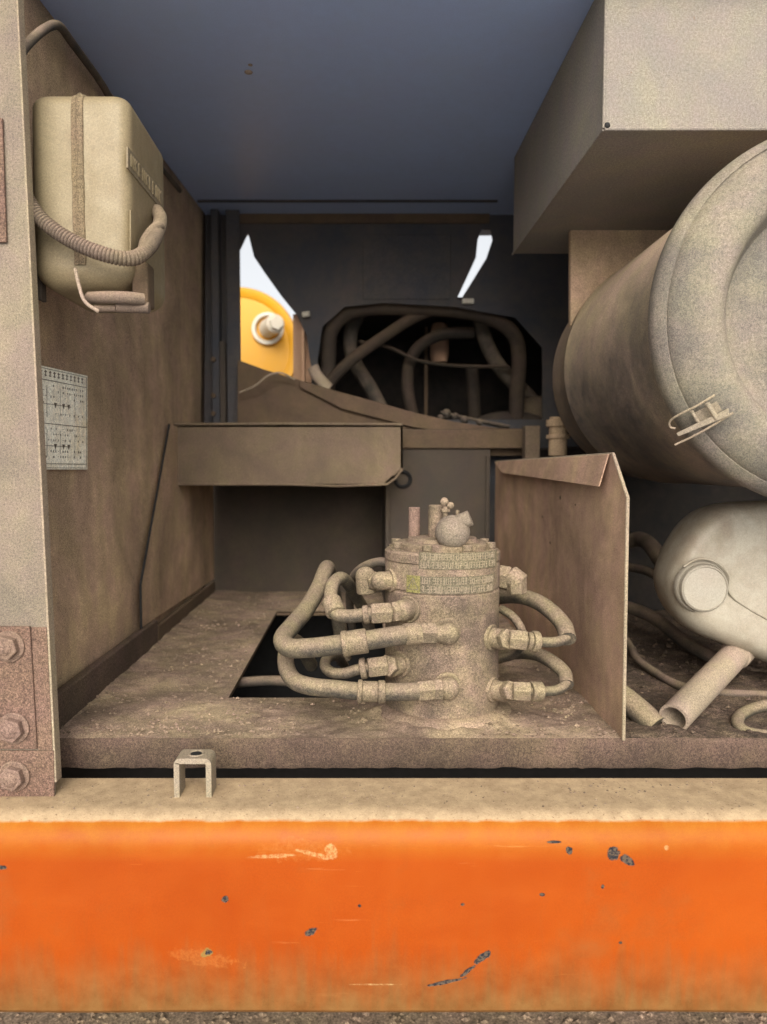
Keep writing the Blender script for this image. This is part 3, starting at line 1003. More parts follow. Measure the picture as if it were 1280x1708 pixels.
# rod/hose at the upper left, behind the post
g = MB()
g.tube([at(20, 108, 1.15), at(52, 68, 1.22), at(84, 44, 1.30), at(100, 44, 1.34), at(118, 68, 1.40), at(170, 140, 1.58), at(205, 200, 1.75), at(300, 318, 2.2)], .0075, 14, 10)
tag(obj('roof_cable', g, M['hose_dark']), 'thin dark hose bending up over the tank and along the roof corner', 'hose')

# ------------------------------------------------------------------ duct box upper right
XD, YD0, YD1 = at(1012, 0, 1.30).x, 1.30, 2.04
zD = at(0, 215, 1.30).z
dt = thing('duct_box', (XD + .3, YD0, zD), 'large dusty grey sheet metal box hanging in the upper right corner', 'box')
g = MB()
g.box((XD, YD0, zD), (XR - .01, YD1, CEIL - .002))
obj('box_shell', g, M['duct'], dt, bevel=.003)
g = MB()
g.tube([Vector((XD, YD0 - .001, zD - .001)), Vector((XR - .02, YD0 - .001, zD - .001))], .0032, 8, 1)
g.tube([Vector((XD - .001, YD0 - .001, zD)), Vector((XD - .001, YD0 - .001, CEIL - .01))], .003, 8, 1)
g.tube([Vector((XD - .001, YD0, zD - .001)), Vector((XD - .001, YD1, zD - .001))], .0028, 8, 1)
obj('welded_seam', g, M['duct'], dt)
g = MB(); g.sphere((XD + .004, YD0 - .002, zD + .004), .0055, 12)
obj('weld_spot', g, M['black'], dt)

# ------------------------------------------------------------------ air filter
YF = 1.15
fc = at(1402, 531, 1.20); fc.y = YF
FS = 1.122
k = YF / F
af = thing('air_filter', (fc.x, 1.6, fc.z - .30), 'huge round dusty air filter canister with clipped end cover on the right', 'air filter')
g = MB()
def fl_(prof, n=128):
    g.lathe([(r * FS, y - YF) for r, y in prof], (fc.x, YF, fc.z), (0, 1, 0), n)
fl_([(.250, 1.235), (.2485, 1.32), (.246, 1.60), (.2445, 1.785), (.2465, 1.790), (.2465, 1.797), (.2440, 1.802), (.241, 1.90), (.235, 1.95), (.222, 1.99), (.20, 2.015), (.15, 2.025), (0, 2.03)])
obj('canister', g, M['filter_body'], af)
g = MB()
fl_([(.250, 1.238), (.259, 1.236), (.262, 1.228), (.262, 1.222), (.256, 1.219)])
obj('canister_rim', g, M['filter_cover'], af)
g = MB()
fl_([(.258, 1.221), (.268, 1.218), (.2715, 1.210), (.2715, 1.196), (.269, 1.188), (.2625, 1.1795), (.2585, 1.176), (.2575, 1.1785), (.2560, 1.1785), (.2550, 1.1745),
     (.246, 1.166), (.235, 1.1575), (.221, 1.1500), (.206, 1.1465), (.194, 1.1475), (.186, 1.153), (.180, 1.164), (.175, 1.182), (.168, 1.194), (.155, 1.1985), (.135, 1.197), (.120, 1.190), (.10, 1.188), (0, 1.186)])
obj('end_cover', g, M['filter_cover'], af)
# two more clips out of frame follow the same pattern: spaced round the rim
def clip(ang):
    """over-centre latch at this angle on the rim"""
    ca, sa = math.cos(ang), math.sin(ang)
    rad = Vector((ca, 0, sa)); tan = Vector((-sa, 0, ca)); ax = Vector((0, 1, 0))
    o = Vector((fc.x, YF, fc.z))
    def L(r, t_, y): return o + rad * (r * FS) + tan * t_ + ax * (y - YF)
    cl = MB()
    # base plate on the canister side of the rim
    def quad(a, b, c, d, th): cl.slab([a, b, c, d], th)
    quad(L(.262, -.009, 1.166), L(.262, .009, 1.166), L(.232, .008, 1.146), L(.232, -.008, 1.146), tuple(Vector((0, -.0025, 0))))
    root = obj('latch', cl, M['steel'], af, bevel=.0006)
    c2 = MB()
    c2.slab([L(.290, .004, 1.172), L(.290, .010, 1.172), L(.232, .018, 1.132), L(.228, .008, 1.132)], tuple(rad * .003 + Vector((0, -.003, 0))))
    c2.tube([L(.246, -.015, 1.140), L(.246, .015, 1.140)], .0040, 10, 1)
    c2.tube([L(.262, -.015, 1.160), L(.262, .015, 1.160)], .0030, 10, 1)
    obj('lever', c2, M['steel'], root, bevel=.0005)
    c3 = MB()
    c3.tube([L(.224, .019, 1.138), L(.25, .020, 1.144), L(.275, .021, 1.160), L(.300, .020, 1.178)], .0017, 8, 8)
    c3.tube([L(.232, -.019, 1.138), L(.258, -.019, 1.146), L(.280, -.020, 1.160), L(.290, -.017, 1.172), L(.292, -.008, 1.178), L(.288, -.002, 1.176)], .0017, 8, 8)
    obj('wire_bail', c3, M['edge'], root)
dv = at(1163, 696, 1.165) - fc
clip(math.atan2(dv.z, dv.x))
# mounting saddle behind the canister with a rolled top edge
g = MB()
YM = 1.84
c0_, c1_ = at(952, 365, YM), at(1110, 337, YM)
topc = [at(952, 366, YM), at(970, 356, YM), at(1000, 347, YM), at(1040, 341, YM), at(1110, 338, YM), at(1200, 345, YM)]
g.slab(topc + [at(1200, 560, YM), at(952, 560, YM)], (0, .02, 0))
obj('mounting_saddle', g, M['wall'], af, bevel=.002)
g = MB()
g.tube([p + Vector((0, .01, 0)) for p in topc], .006, 10, 8)
obj('saddle_edge', g, M['black'], af)
g = MB()
g.cyl(at(932, 696, 2.15), at(930, 760, 2.15), .026, 20)
g.cyl(at(931, 700, 2.15), at(931, 712, 2.15), .034, 20, bev=.002)
g.cyl(at(931, 725, 2.15), at(931, 732, 2.15), .034, 20, bev=.002)
obj('outlet_neck', g, M['wall'], af)
g = MB()
g.box((at(886, 0, 2.2).x, 2.2, at(0, 770, 2.2).z), (at(912, 0, 2.2).x, 2.24, at(0, 710, 2.2).z))
tag(obj('square_bracket', g, M['hood'], bevel=.003), 'small tan square bracket between the divider and the filter neck', 'bracket')

g = MB(); g.box((.60, 2.28, FLOOR), (XR - .01, 2.48, at(0, 745, 2.28).z))  # added dark box in place of the deep shade under the filter
sh = obj('shade_box', g, M['engine'], bevel=.01)
tag(sh, 'added dark box standing in for the shade under the big filter', 'dark box')

# ------------------------------------------------------------------ divider plate
XV = .437
V = lambda px, py: atx(px, py, XV)
dvp = thing('divider_plate', (XV, 1.5, FLOOR), 'upright brown steel divider plate with folded top flap right of the valve', 'plate')
g = MB()
prof_ = [V(1038, 1234), V(1041, 1040), V(1045, 830), V(1021, 757), Vector((XV, YC - .02, V(1021, 757).z - .004)), Vector((XV, YC - .02, FLOOR))]
for p in prof_: p.x = XV
g.slab(prof_, (.004, 0, 0))
obj('plate', g, M['divider'], dvp)
g = MB()
g.tube([p + Vector((.002, -.0005, 0)) for p in prof_[:4]], .0030, 8, 1, smooth=False)
g.tube([prof_[3] + Vector((.002, 0, 0)), prof_[4] + Vector((.002, 0, 0))], .0025, 8, 1, smooth=False)
obj('raw_edge', g, M['edge'], dvp)
g = MB()
e0, e1 = prof_[3].copy(), prof_[4].copy()
def flap(px, py, dx):   # flap leans inward from the top edge
    d = ray(px, py); return d * ((XV - dx) / d.x)
f0, f1 = flap(1001, 811, .016), flap(838, 788, .016)
g.slab([e0 + Vector((-.003, .004, 0)), e1 + Vector((-.003, -.01, 0)), f1, f0], (-.0025, 0, -.001))
obj('folded_flap', g, M['divider'], dvp, bevel=.0006)
g = MB()
for (px, py, s_) in ((935, 830, .006), (905, 862, .004), (918, 905, .005), (960, 842, .0035)):
    g = MB(); c = V(px, py); g.sphere((XV - .0005, c.y, c.z), s_, 10, sx=.15, sz=.7)
    obj('mud_spot', g, M['hood'], dvp)

# ------------------------------------------------------------------ central rotary valve
VX, VY, VR = .156, 1.352, .104
ZT = -.146
vv = thing('distributor_valve', (VX, VY, FLOOR), 'dust caked cylindrical hydraulic distributor valve bolted in the middle of the deck', 'valve')
g = MB()
g.lathe([(VR * 1.0, 0), (VR, .12), (VR, .205), (VR * 1.004, .2065), (VR * 1.004, .228), (VR * .985, .230), (VR * .985, .233), (VR * 1.004, .235), (VR * 1.004, .276), (VR * .99, .2785),
         (VR * .99, .281), (VR * 1.012, .283), (VR * 1.012, ZT - FLOOR - .004), (VR * .975, ZT - FLOOR), (0, ZT - FLOOR)], (VX, VY, FLOOR), (0, 0, 1), 96)
obj('valve_body', g, M['valve'], vv)
g = MB()
g.lathe([(.086, 0), (.086, .010), (.080, .013), (.066, .013), (.062, .020), (.045, .021), (0, .022)], (VX, VY, ZT), (0, 0, 1), 64)
obj('top_flange', g, M['valve'], vv)
for i in range(8):
    a = R(22 + 45 * i)
    g = MB()
    c = Vector((VX + .090 * math.cos(a), VY + .090 * math.sin(a), ZT))
    g.cyl(c, c + Vector((0, 0, .003)), .013, 18)
    g.cyl(c + Vector((0, 0, .003)), c + Vector((0, 0, .014)), .0088, 16, bev=.001)
    obj('bolt', g, M['fit'], vv)
g = MB()
c = at(692, 880, 1.36)
g.cyl((c.x, 1.37, ZT + .012), (c.x, 1.37, at(0, 846, 1.37).z), .0108, 20, bev=.001)
obj('grease_stub', g, M['bolt'], vv)
g = MB()
c = at(730, 870, 1.34)
g.cyl((c.x, 1.345, ZT + .018), (c.x, 1.345, at(0, 842, 1.345).z), .0165, 24, bev=.002)
obj('valve_stem', g, M['valve'], vv)
g = MB()
c = at(755, 888, 1.285)
g.sphere(c, .0305, 36)
g.cyl(c + Vector((.012, -.004, .018)), c + Vector((.030, -.008, .026)), .014, 20, bev=.001)
obj('ball_head', g, M['post'], vv, label='smooth brown dusty ball on the valve top')
g = MB()
z0 = at(0, 862, 1.31).z
c = at(743, 850, 1.315)
g.cyl((c.x, 1.315, z0 - .02), (c.x, 1.315, z0 + .018), .0045, 10)
g.sphere((c.x - .002, 1.313, z0 + .027), .0075, 12, sy=.5)
g.sphere((c.x + .009, 1.313, z0 + .020), .0065, 12, sy=.5)
g.hexnut((c.x, 1.315, z0 + .008), (c.x, 1.315, z0 + .014), .009)
g.tube([Vector((c.x + .02, 1.30, z0 + .012)), Vector((c.x + .019, 1.295, z0 - .004))], .0035, 8, 2)
obj('wing_screw', g, M['fit'], vv)
# foot ring half sunk in dirt
g = MB()
g.lathe([(.128, 0), (.128, .010), (.118, .016), (.104, .018)], (VX, VY, FLOOR - .002), (0, 0, 1), 64)
obj('foot_flange', g, M['floor'], vv)

def cyl_patch(px0, py0, px1, py1, th, m, name, parent, off=.0008, n=20):
    """label wrapped round the valve body"""
    g = MB()
    def ang(px):
        x = (at(px, 950, VY).x - VX)
        # solve on cylinder front: iterate depth
        Y = VY
        for _ in range(8):
            x = at(px, 950, Y).x - VX
            Y = VY - math.sqrt(max(VR * VR - x * x, 0))
        return math.asin(max(-1, min(1, x / VR)))
    a0, a1 = ang(px0), ang(px1)
    z1 = at(740, py0, VY - VR).z; z0 = at(740, py1, VY - VR).z
    r = VR * 1.012 + off
    vs_, fs = [], []
    for i in range(n + 1):
        a = a0 + (a1 - a0) * i / n
        for z in (z0, z1):
            vs_.append((VX + r * math.sin(a), VY - r * math.cos(a), z))
            vs_.append((VX + (r + th) * math.sin(a), VY - (r + th) * math.cos(a), z))
    for i in range(n):
        b = i * 4
        fs += [(b + 1, b + 5, b + 7, b + 3), (b + 3, b + 7, b + 6, b + 2), (b, b + 4, b + 5, b + 1)]
    fs += [(0, 1, 3, 2), (n * 4, n * 4 + 2, n * 4 + 3, n * 4 + 1)]
    g.add(vs_, fs, True)
    return obj(name, g, m, parent), a0, a1, z0, z1, r + th
lb, a0, a1, z0, z1, rl = cyl_patch(702, 962, 822, 991, .0006, M['label_metal'], 'notice_plate', vv)
def label_print(a0, a1, z0, z1, r, rows, m, parent, seed):
    g = MB(); rr = random.Random(seed)
    for row in range(rows):
        zc = z1 + (z0 - z1) * (row + .5) / rows
        hh = (z1 - z0) / rows * .33
        a = a0 + .04
        while a < a1 - .06:
            w = .034
            kind = rr.randrange(4)
            def P2(da, dz): return Vector((VX + (r + .0004) * math.sin(a + da), VY - (r + .0004) * math.cos(a + da), zc + dz))
            def S2(p, q): g.tube([P2(*p), P2(*q)], .0007, 4, 1, smooth=False)
            S2((0, hh), (w, hh)) if kind != 1 else S2((0, -hh), (0, hh))
            S2((w / 2, -hh), (w / 2, hh)) if kind % 2 == 0 else S2((w, -hh), (w, hh))
            S2((0, -hh), (w, -hh)) if kind > 0 else S2((0, 0), (w, 0))
            S2((0, 0), (w, 0)) if kind > 1 else None
            a += w * 1.5 + (.03 if rr.random() < .15 else 0)
    obj('print', g, m, parent)
label_print(a0, a1, z0, z1, rl, 2, M['edge'], lb, 4)
lb2, a0, a1, z0, z1, rl = cyl_patch(700, 922, 826, 950, .0006, M['label_metal'], 'notice_plate', vv)
label_print(a0, a1, z0, z1, rl, 2, M['edge'], lb2, 9)
wn_, a0, a1, z0, z1, rl = cyl_patch(680, 962, 702, 991, .0007, M['warn'], 'warning_square', vv, n=4)
g = MB()
def PW(u, v): 
    a = a0 + (a1 - a0) * u; return Vector((VX + (rl + .0004) * math.sin(a), VY - (rl + .0004) * math.cos(a), z0 + (z1 - z0) * v))
for p, q in (((.5, .85), (.12, .2)), ((.5, .85), (.88, .2)), ((.12, .2), (.88, .2)), ((.5, .65), (.5, .42)), ((.5, .32), (.5, .28))):
    g.tube([PW(*p), PW(*q)], .0009, 4, 1, smooth=False)
obj('warning_triangle', g, M['ink'], wn_)

# fittings: elbows are parts of the valve, hoses are things of their own
def port(px, py, tox, toy, Yn, Ye=None, r=.017, size=1.0):
    """banjo/elbow fitting: round boss on the valve surface with a nut pointing to (tox,toy)"""
    g = MB()
    # boss centre on cylinder surface
    Y = VY
    for _ in range(10):
        x = at(px, py, Y).x - VX
        x = max(-VR * .97, min(VR * .97, x))
        Y = VY - math.sqrt(VR * VR - x * x)
    c = at(px, py, Y)
    nrm = Vector((c.x - VX, c.y - VY, 0)).normalized()
    tip = c + nrm * .020
    g.cyl(c - nrm * .012, c + nrm * .004, .0235 * size, 24, bev=.001)
    g.cyl(c + nrm * .003, c + nrm * .020, .0185 * size, 24, bev=.001)
    g.sphere(tip, .0190 * size, 20)
    e = at(tox, toy, Yn)
    d = (e - tip).normalized()
    L = (e - tip).length
    g.cyl(tip, tip + d * L * .55, .0150 * size, 20, bev=.001)
    g.hexnut(tip + d * L * .42, e, .0190 * size)
    obj('elbow_fitting', g, M['fit'], vv, bevel=.0012, angle=28)
    return e, d

def hose(label, pts, r, collars=(), mat='hose', cr=None, thin=None, group='hydraulic hoses looping round the valve'):
    """pts already 3-D; collars: list of (t0,t1,radius factor) in metres along the hose"""
    h = thing('hydraulic_hose', pts[0], label, 'hose', group)
    P = resample(spline(pts, 24), .002)
    g = MB(); g.tube(P, r, 18, 1)
    obj('tube', g, M[mat], h)
    for c in collars:
        a, b, f = c[:3]
        i0, i1 = max(0, int(a / .002)), min(len(P) - 1, int(b / .002))
        seg_ = P[i0:i1 + 1]
        if len(seg_) < 2: continue
        g = MB()
        if len(c) > 3:
            g.hexnut(seg_[0], seg_[-1], r * f)
            obj('nut', g, M['fit'], h, bevel=.001)
        else:
            g.cyl(seg_[0], seg_[-1], r * f, 24, bev=.0015)
            obj('crimp_collar', g, M['fit'], h)
    return h

A_ = lambda *t: [at(*p) for p in t]
# A: thick hose, middle left
e, d = port(746, 1053, 700, 1056, 1.225)
hose('thick dusty hose from the upper front port, bending back at the far left',
     [e] + A_((665, 1060, 1.215), (620, 1067, 1.21), (560, 1076, 1.21), (510, 1081, 1.215), (482, 1080, 1.235), (472, 1066, 1.27), (486, 1046, 1.32), (512, 1015, 1.40), (532, 980, 1.47), (543, 952, 1.53), (548, 950, 1.60), (556, 985, 1.66), (566, 1040, 1.70), (575, 1100, 1.72)),
     .0165, [(0, .028, 1.12), (.090, .125, 1.25), (.122, .132, 1.33)])
# B: lowest left
e, d = port(746, 1143, 722, 1150, 1.225)
hose('long hose from the lowest front port running left just above the deck',
     [e] + A_((690, 1153, 1.215), (650, 1154, 1.215), (600, 1153, 1.215), (560, 1149, 1.22), (515, 1144, 1.235), (490, 1134, 1.26), (478, 1112, 1.30), (478, 1088, 1.35), (485, 1070, 1.45), (500, 1075, 1.58), (520, 1110, 1.68)),
     .0150, [(0, .030, 1.22, 1), (.030, .080, .95), (.083, .094, 1.28), (.094, .120, 1.17), (.120, .128, 1.30)])
# C: upper left
e, d = port(682, 1016, 652, 1022, 1.245)
hose('hose with two brass coloured nuts from the upper left port, looping up and over',
     [e] + A_((636, 1022, 1.24), (610, 1025, 1.24), (582, 1028, 1.245), (562, 1024, 1.255), (554, 1008, 1.27), (552, 992, 1.285), (556, 974, 1.31), (568, 964, 1.345), (580, 972, 1.39), (592, 992, 1.45), (606, 1015, 1.50), (620, 1060, 1.56)),
     .0118, [(.000, .036, 1.62, 1), (.038, .048, 1.35), (.098, .128, 1.45)])
# D: small lower left
e, d = port(668, 1108, 645, 1110, 1.245)
hose('short small hose curling back under the thick hose, with a square nut',
     [e] + A_((630, 1112, 1.24), (600, 1116, 1.24), (575, 1123, 1.245), (555, 1122, 1.26), (543, 1112, 1.29), (545, 1100, 1.34), (560, 1094, 1.42), (575, 1110, 1.55)),
     .0095, [(0, .034, 1.95, 1), (.036, .047, 1.9)])
# E: high left, behind
e, d = port(652, 968, 622, 972, 1.34, size=.9)
hose('grey green hose arching behind the high left elbow',
     A_((655, 940, 1.36), (635, 937, 1.37), (612, 943, 1.39), (595, 955, 1.42), (585, 975, 1.47), (584, 1010, 1.55), (590, 1070, 1.62)), .0085, (), 'hose_dark')
g = MB()
c = at(610, 962, 1.34)
g.sphere(c, .019, 20); g.cyl(c, at(612, 990, 1.34), .0185, 22, bev=.002); g.hexnut(c + Vector((.010, 0, -.002)), at(640, 972, 1.34), .015)
obj('elbow_fitting', g, M['fit'], vv, bevel=.0012, angle=28)
# F: right middle
e, d = port(820, 1063, 850, 1066, 1.25, size=.98)
hose('hose on the right bending sharply back up towards the valve top',
     [e] + A_((870, 1068, 1.245), (905, 1071, 1.25), (930, 1070, 1.26), (945, 1062, 1.275), (940, 1044, 1.30), (922, 1024, 1.34), (895, 1004, 1.39), (862, 995, 1.44), (820, 1000, 1.50), (780, 1010, 1.54)),
     .0090, [(0, .030, 2.05, 1), (.031, .038, 1.75), (.039, .050, 2.05)])
g = MB()
g.tube(spline(A_((947, 1066, 1.27), (941, 1044, 1.30), (922, 1022, 1.34), (895, 1003, 1.39), (862, 994, 1.44), (820, 998, 1.50), (780, 1010, 1.54)), 12), .0150, 16, 1)
o = obj('rubber_sleeve', g, M['hose'], None)
_last = [x for x in scene.objects if x.name.startswith('hydraulic_hose') and 'sharply' in x.get('label', '')][0]
for v in o.data.vertices: v.co -= _last.location
o.parent = _last
# G: right lower
e, d = port(822, 1150, 856, 1152, 1.25, size=.95)
hose('lower right hose with a thin pipe end curling back behind the valve',
     [e] + A_((878, 1153, 1.245), (905, 1153, 1.25), (928, 1151, 1.26), (944, 1140, 1.275), (940, 1122, 1.30), (920, 1104, 1.33), (895, 1092, 1.38), (860, 1090, 1.46), (820, 1100, 1.54)),
     .0085, [(0, .030, 2.1, 1), (.031, .050, 2.0)])
g = MB()
g.tube(spline(A_((945, 1142, 1.275), (941, 1122, 1.30), (920, 1103, 1.33), (895, 1091, 1.38), (860, 1089, 1.46), (820, 1100, 1.54)), 12), .0128, 16, 1)
o = obj('rubber_sleeve', g, M['hose'], None)
_last = [x for x in scene.objects if x.name.startswith('hydraulic_hose') and 'lower right' in x.get('label', '')][0]
for v in o.data.vertices: v.co -= _last.location
o.parent = _last
# H: high right elbow
g = MB()
c = at(836, 962, 1.36)
g.cyl(at(815, 962, 1.36), c, .022, 20, bev=.002)
g.hexnut(c - Vector((.004, 0, 0)), at(852, 966, 1.35), .024)
g.cyl(at(848, 958, 1.35), at(870, 975, 1.34), .0205, 20, bev=.003)
g.hexnut(at(862, 962, 1.34), at(862, 990, 1.34), .0185)
obj('elbow_fitting', g, M['fit'], vv, bevel=.0015, angle=28)
# small inner hose right
hose('thin grey hose tucked between the right elbows and the valve', A_((835, 1015, 1.44), (855, 1028, 1.42), (868, 1046, 1.40), (874, 1070, 1.40), (862, 1090, 1.44), (830, 1100, 1.5)), .0085, (), 'hose')
# small dark hose across the cutout
g = MB()
g.tube(A_((385, 1140, 1.62), (430, 1136, 1.60), (475, 1136, 1.58), (560, 1150, 1.58)), .011, 12, 8)
tag(obj('cutout_hose', g, M['hose_dark']), 'dark hose lying inside the cutout of the deck', 'hose')

# things deep in the cutout
g = MB(); g.box((-.6, 1.37, -.86), (1.29, 2.70, -.85)); g.box((-.6, 2.68, -.85), (1.29, 2.70, FLOOR)); g.box((-.62, 1.31, -.86), (-.60, 2.70, FLOOR))
tag(obj('belly_pan', g, M['black']), 'dark belly pan below the deck cutout', 'panel')

# ------------------------------------------------------------------ white plastic bottle (lower right)
YW = 1.40
W = lambda px, py, Y=YW: at(px, py, Y)
outl = [(1166, 862), (1200, 842), (1250, 836), (1340, 838), (1400, 880), (1420, 1000), (1400, 1110), (1340, 1126), (1262, 1098), (1196, 1070), (1150, 1050), (1122, 1020), (1108, 975), (1118, 935), (1140, 893)]
wb = thing('white_tank', W(1260, 1110), 'dirty white moulded plastic tank with a round cap below the big filter', 'tank')
oc = [W(x, y, YW + .05) for x, y in outl]
n = len(oc)
Ps = []
for i in range(n):
    p0, p1, p2, p3 = oc[i - 1], oc[i], oc[(i + 1) % n], oc[(i + 2) % n]
    for k_ in range(6):
        t_ = k_ / 6
        Ps.append(.5 * ((2 * p1) + (p2 - p0) * t_ + (2 * p0 - 5 * p1 + 4 * p2 - p3) * t_**2 + (-p0 + 3 * p1 - 3 * p2 + p3) * t_**3))
cen = sum(Ps, Vector()) / len(Ps)
rings = []
for s_, dy in ((.0, .002), (.35, .000), (.60, .0), (.78, .0005), (.86, .0025), (.92, .008), (.965, .018), (.99, .030), (1.0, .048), (.985, .09), (.94, .13), (.88, .15), (.8, .165), (.6, .175), (0, .18)):
    ring = []
    for p in Ps:
        q = cen + (p - cen) * s_
        bul = 0
        # moulded fold running to the lower right
        dz = (q.z - W(0, 985).z) + (q.x - W(1215, 0).x) * .62
        bul = (-.022 / (1 + math.exp(dz * 80)) + .008) * max(0, min(1, (.98 - s_) / .22))
        ring.append(Vector((q.x, YW + dy + bul, q.z)))
    rings.append(ring)
m = len(Ps)
g = MB()
g.add([p for r_ in rings for p in r_], [(i * m + k_, i * m + (k_ + 1) % m, (i + 1) * m + (k_ + 1) % m, (i + 1) * m + k_) for i in range(len(rings) - 1) for k_ in range(m)], True)
obj('tank_shell', g, M['bottle'], wb)
g = MB()
c = W(1171, 980, YW - .004)
rc = 39 * YW / F
g.lathe([(rc * 1.12, .010), (rc * 1.12, 0), (rc * 1.06, -.004), (rc * 1.03, -.002), (rc * 1.0, -.012), (rc * .93, -.015), (rc * .9, -.013), (0, -.0135)], c, (0, 1, 0), 48)
obj('cap', g, M['cap'], wb)
g = MB()
g.tube([W(1140, 945, YW - .002), W(1165, 932, YW - .003), W(1195, 938, YW - .003), W(1216, 960, YW - .002), W(1218, 990, YW - .002), W(1250, 1015, YW - .001), W(1285, 1035, YW - .001)], .0022, 8, 8)
obj('moulded_ridge', g, M['bottle'], wb)

# pale pipe with an open end, leaning from under the tank to the deck
g = MB()
p0, p1 = at(1124, 1198, 1.245), at(1240, 1078, 1.46)
d = (p1 - p0).normalized(); L = (p1 - p0).length
r = .0255
g.lathe([(r * .80, .22), (r * .80, 0), (r, 0), (r, L * .86), (r * 1.12, L * .87), (r * 1.12, L)], p0, d, 32)
g.lathe([(0, .22), (r * .80, .22)], p0, d, 32)
tag(obj('open_pipe', g, M['pipe']), 'pale open ended pipe leaning from the deck edge up to the white tank', 'pipe')
g = MB()
g.tube([at(1022, 1150, 1.34), at(1050, 1172, 1.31), at(1078, 1196, 1.28), at(1094, 1212, 1.265)], .022, 20, 6)
tag(obj('stubby_pipe', g, M['hose']), 'short fat tan pipe stub lying between the divider and the open pipe', 'pipe')
def tubething(name, label, cat, pts, r, mat, group=None, sub=10):
    g = MB(); g.tube(pts, r, 14, sub)
    return tag(obj(name, g, M[mat]), label, cat, group)
tubething('loose_hose', 'dark thin hose lying behind the open pipe on the right of the divider', 'hose',
     A_((1030, 1050, 1.80), (1052, 1078, 1.72), (1062, 1098, 1.64), (1088, 1118, 1.56), (1130, 1142, 1.47), (1180, 1154, 1.43), (1240, 1158, 1.42), (1340, 1162, 1.41)), .009, 'hose_dark')
tubething('loose_hose', 'pair of pale hose curves at the right edge beside the deck lip', 'hose',
     A_((1345, 1168, 1.35), (1280, 1176, 1.34), (1243, 1188, 1.31), (1230, 1205, 1.265), (1245, 1221, 1.235), (1290, 1228, 1.225), (1345, 1228, 1.225)), .0105, 'hose')
tubething('loose_hose', 'thick dark hose in the shade beneath the white tank', 'hose',
     A_((1040, 1010, 1.9), (1090, 1030, 1.82), (1150, 1075, 1.7), (1240, 1120, 1.62), (1330, 1140, 1.6)), .016, 'hose_dark')
tubething('loose_hose', 'dark hose crossing high behind the divider towards the white tank', 'hose',
     A_((1040, 905, 2.2), (1070, 900, 2.15), (1100, 930, 2.0), (1140, 1000, 1.9)), .022, 'hose_dark')
tubething('loose_hose', 'dark hose low in the shade left of the white tank', 'hose',
     A_((1045, 945, 2.1), (1085, 955, 2.0), (1120, 985, 1.9), (1200, 1050, 1.8)), .012, 'hose_dark')

# ------------------------------------------------------------------ engine bay contents
E = lambda *t, Y=2.78: [at(p[0], p[1], p[2] if len(p) > 2 else Y) for p in t]
G2 = 'pipes in the dark engine bay'
tubething('intake_pipe', 'big arched rubber pipe spanning the dark engine bay behind the bulkhead', 'pipe',
     E((546, 690), (547, 640), (549, 592), (552, 555), (570, 530), (605, 516), (680, 514), (760, 518), (825, 534), (858, 560), (866, 600), (862, 660), (862, 730), Y=2.56), .026, 'engine', G2)
bpy.context.scene.objects['intake_pipe'].data.materials[0] = M['bay_pipe']
tubething('branch_pipe', 'brown branch pipe slanting down left from under the arched pipe', 'pipe',
     E((548, 640, 2.53), (572, 614, 2.52), (600, 590, 2.53), (640, 562, 2.54), (690, 530, 2.57), (730, 514, 2.57)), .020, 'bay_pipe', G2)
tubething('stub_pipe', 'short pipe stub with a pale open end below the daylight opening', 'pipe',
     E((522, 612, 2.46), (530, 628, 2.46), (548, 648, 2.47)), .020, 'pipe', G2)
tubething('upright_pipe', 'short upright pipe low in the engine bay', 'pipe', E((787, 610), (790, 650), (792, 700)), .024, 'engine', G2)
bpy.context.scene.objects['upright_pipe'].data.materials[0] = M['bay_pipe']
tubething('linkage_rod', 'thin rod crossing the engine bay under the arched pipe', 'rod',
     E((600, 570, 2.62), (650, 580, 2.62), (700, 602, 2.62), (760, 610, 2.62), (850, 612, 2.62)), .006, 'bay_pipe', G2)
rr = random.Random(11)
for lab, pts, rad_, mt in (
    ('ribbed dark hose drooping from the arched pipe to the left corner', ((600, 520), (585, 560), (590, 600), (620, 650), (640, 690)), .026, 'hose_dark'),
    ('dark hose leaning against the right end of the arched pipe', ((800, 530), (815, 580), (840, 620), (880, 660), (905, 690)), .027, 'hose_dark'),
    ('brown hose rising behind the upright metal strip', ((690, 700), (680, 640), (690, 590), (730, 560), (790, 555)), .022, 'bay_pipe')):
    tubething('bay_hose', lab, 'hose', E(*pts, Y=2.70), rad_, mt, 'dark hoses in the engine bay')
g = MB()
g.lathe([(0, 0), (.030, .004), (.036, .03), (.036, .12), (.028, .15), (0, .16)], at(733, 606, 2.9), (0, 0, 1), 24)  # warm pale colour stands in for a lit patch
tag(obj('canister', g, M['peach']), 'canister coloured pale as if lit, in the middle of the engine bay', 'canister')
g = MB(); g.box(at(709, 545, 2.86), at(713, 700, 2.865))
tag(obj('upright_strip', g, M['rail']), 'thin upright metal strip beside the pale canister', 'strip')
eng = thing('engine_block', at(860, 720, 2.7), 'dark rounded engine casing low on the right of the engine bay', 'engine')
g = MB()
g.sphere(at(900, 690, 2.66), .085, 24, sx=1.3, sy=.8, sz=.75)
obj('casing', g, M['hood'], eng)
g = MB()
g.sphere(at(850, 712, 2.6), .10, 24, sx=1.4, sy=.7, sz=.55)
obj('casing', g, M['engine'], eng)
g = MB()
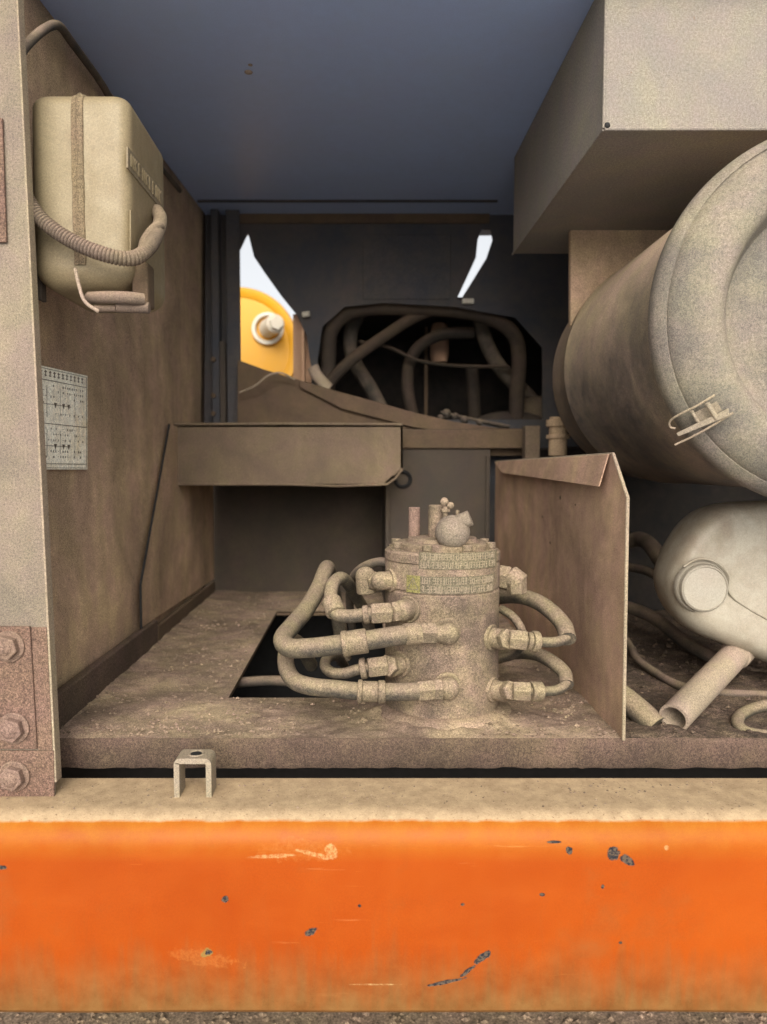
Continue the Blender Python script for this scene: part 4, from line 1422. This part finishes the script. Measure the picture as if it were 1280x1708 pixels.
for (x, y, s_) in ((745, 690, .016), (760, 694, .012), (775, 700, .014), (800, 704, .012), (735, 697, .012)):
    g.sphere(at(x, y, 2.5), s_, 10)
g.tube(A_((735, 688, 2.5), (790, 700, 2.5), (850, 712, 2.48)), .006, 8, 6)
obj('wiring', g, M['hose_dark'], eng)
g = MB()
c = at(781, 503, YBK - .012)
g.box((c.x - .020, c.y - .01, c.z - .008), (c.x + .018, c.y + .008, c.z + .008))  # pale block added to paint a glint
tag(obj('glint_block', g, M['offwhite'], bevel=.002), 'tiny added pale block painting a glint under the slot of daylight', 'glint')
g = MB()
c = at(511, 525, YBK - .02); g.cyl(c + Vector((-.012, 0, 0)), c + Vector((.012, -.006, .002)), .009, 12, bev=.001)
tag(obj('plug', g, M['offwhite']), 'tiny pale plug at the right of the daylight opening', 'plug')
g = MB()
g.tube(A_((400, 655, 2.36), (425, 644, 2.34), (447, 627, 2.33), (468, 622, 2.34), (492, 633, 2.36)), .0030, 8, 10)
tag(obj('loose_wire', g, M['pipe']), 'loose thin pale wire curling over the sloping brown panel', 'wire')

# yellow drum seen outside through the opening
yd = thing('yellow_drum', at(405, 572, 3.5), 'bright yellow round drum end with a white hub seen outside through the opening', 'drum')
k = 3.5 / F
c = at(399, 582, 3.5)
g = MB()
g.lathe([(0, 0), (.235 , 0.0), (.252, -.014), (.278, -.016), (.284, -.004), (.284, .10), (0, .10)], c, (0, 1, 0), 64)
obj('drum_face', g, M['yellow'], yd)
g = MB()
h = at(447, 548, 3.48)
g.lathe([(.075, 0), (.074, -.006), (.060, -.008), (.055, 0)], h, (0, 1, 0), 32)
obj('hub_ring', g, M['offwhite'], yd)
g = MB()
g.cyl(h, h + Vector((.05, -.12, .0)), .042, 28, bev=.004)
g.hexnut(h + Vector((.048, -.118, 0)), h + Vector((.058, -.14, .0)), .032)
obj('hub', g, M['offwhite'], yd)
# ground support for the drum
g = MB()
g.box((c.x - .06, c.y + .02, GROUND), (c.x + .06, c.y + .09, c.z - .15))
obj('drum_stand', g, M['yellow'], yd)
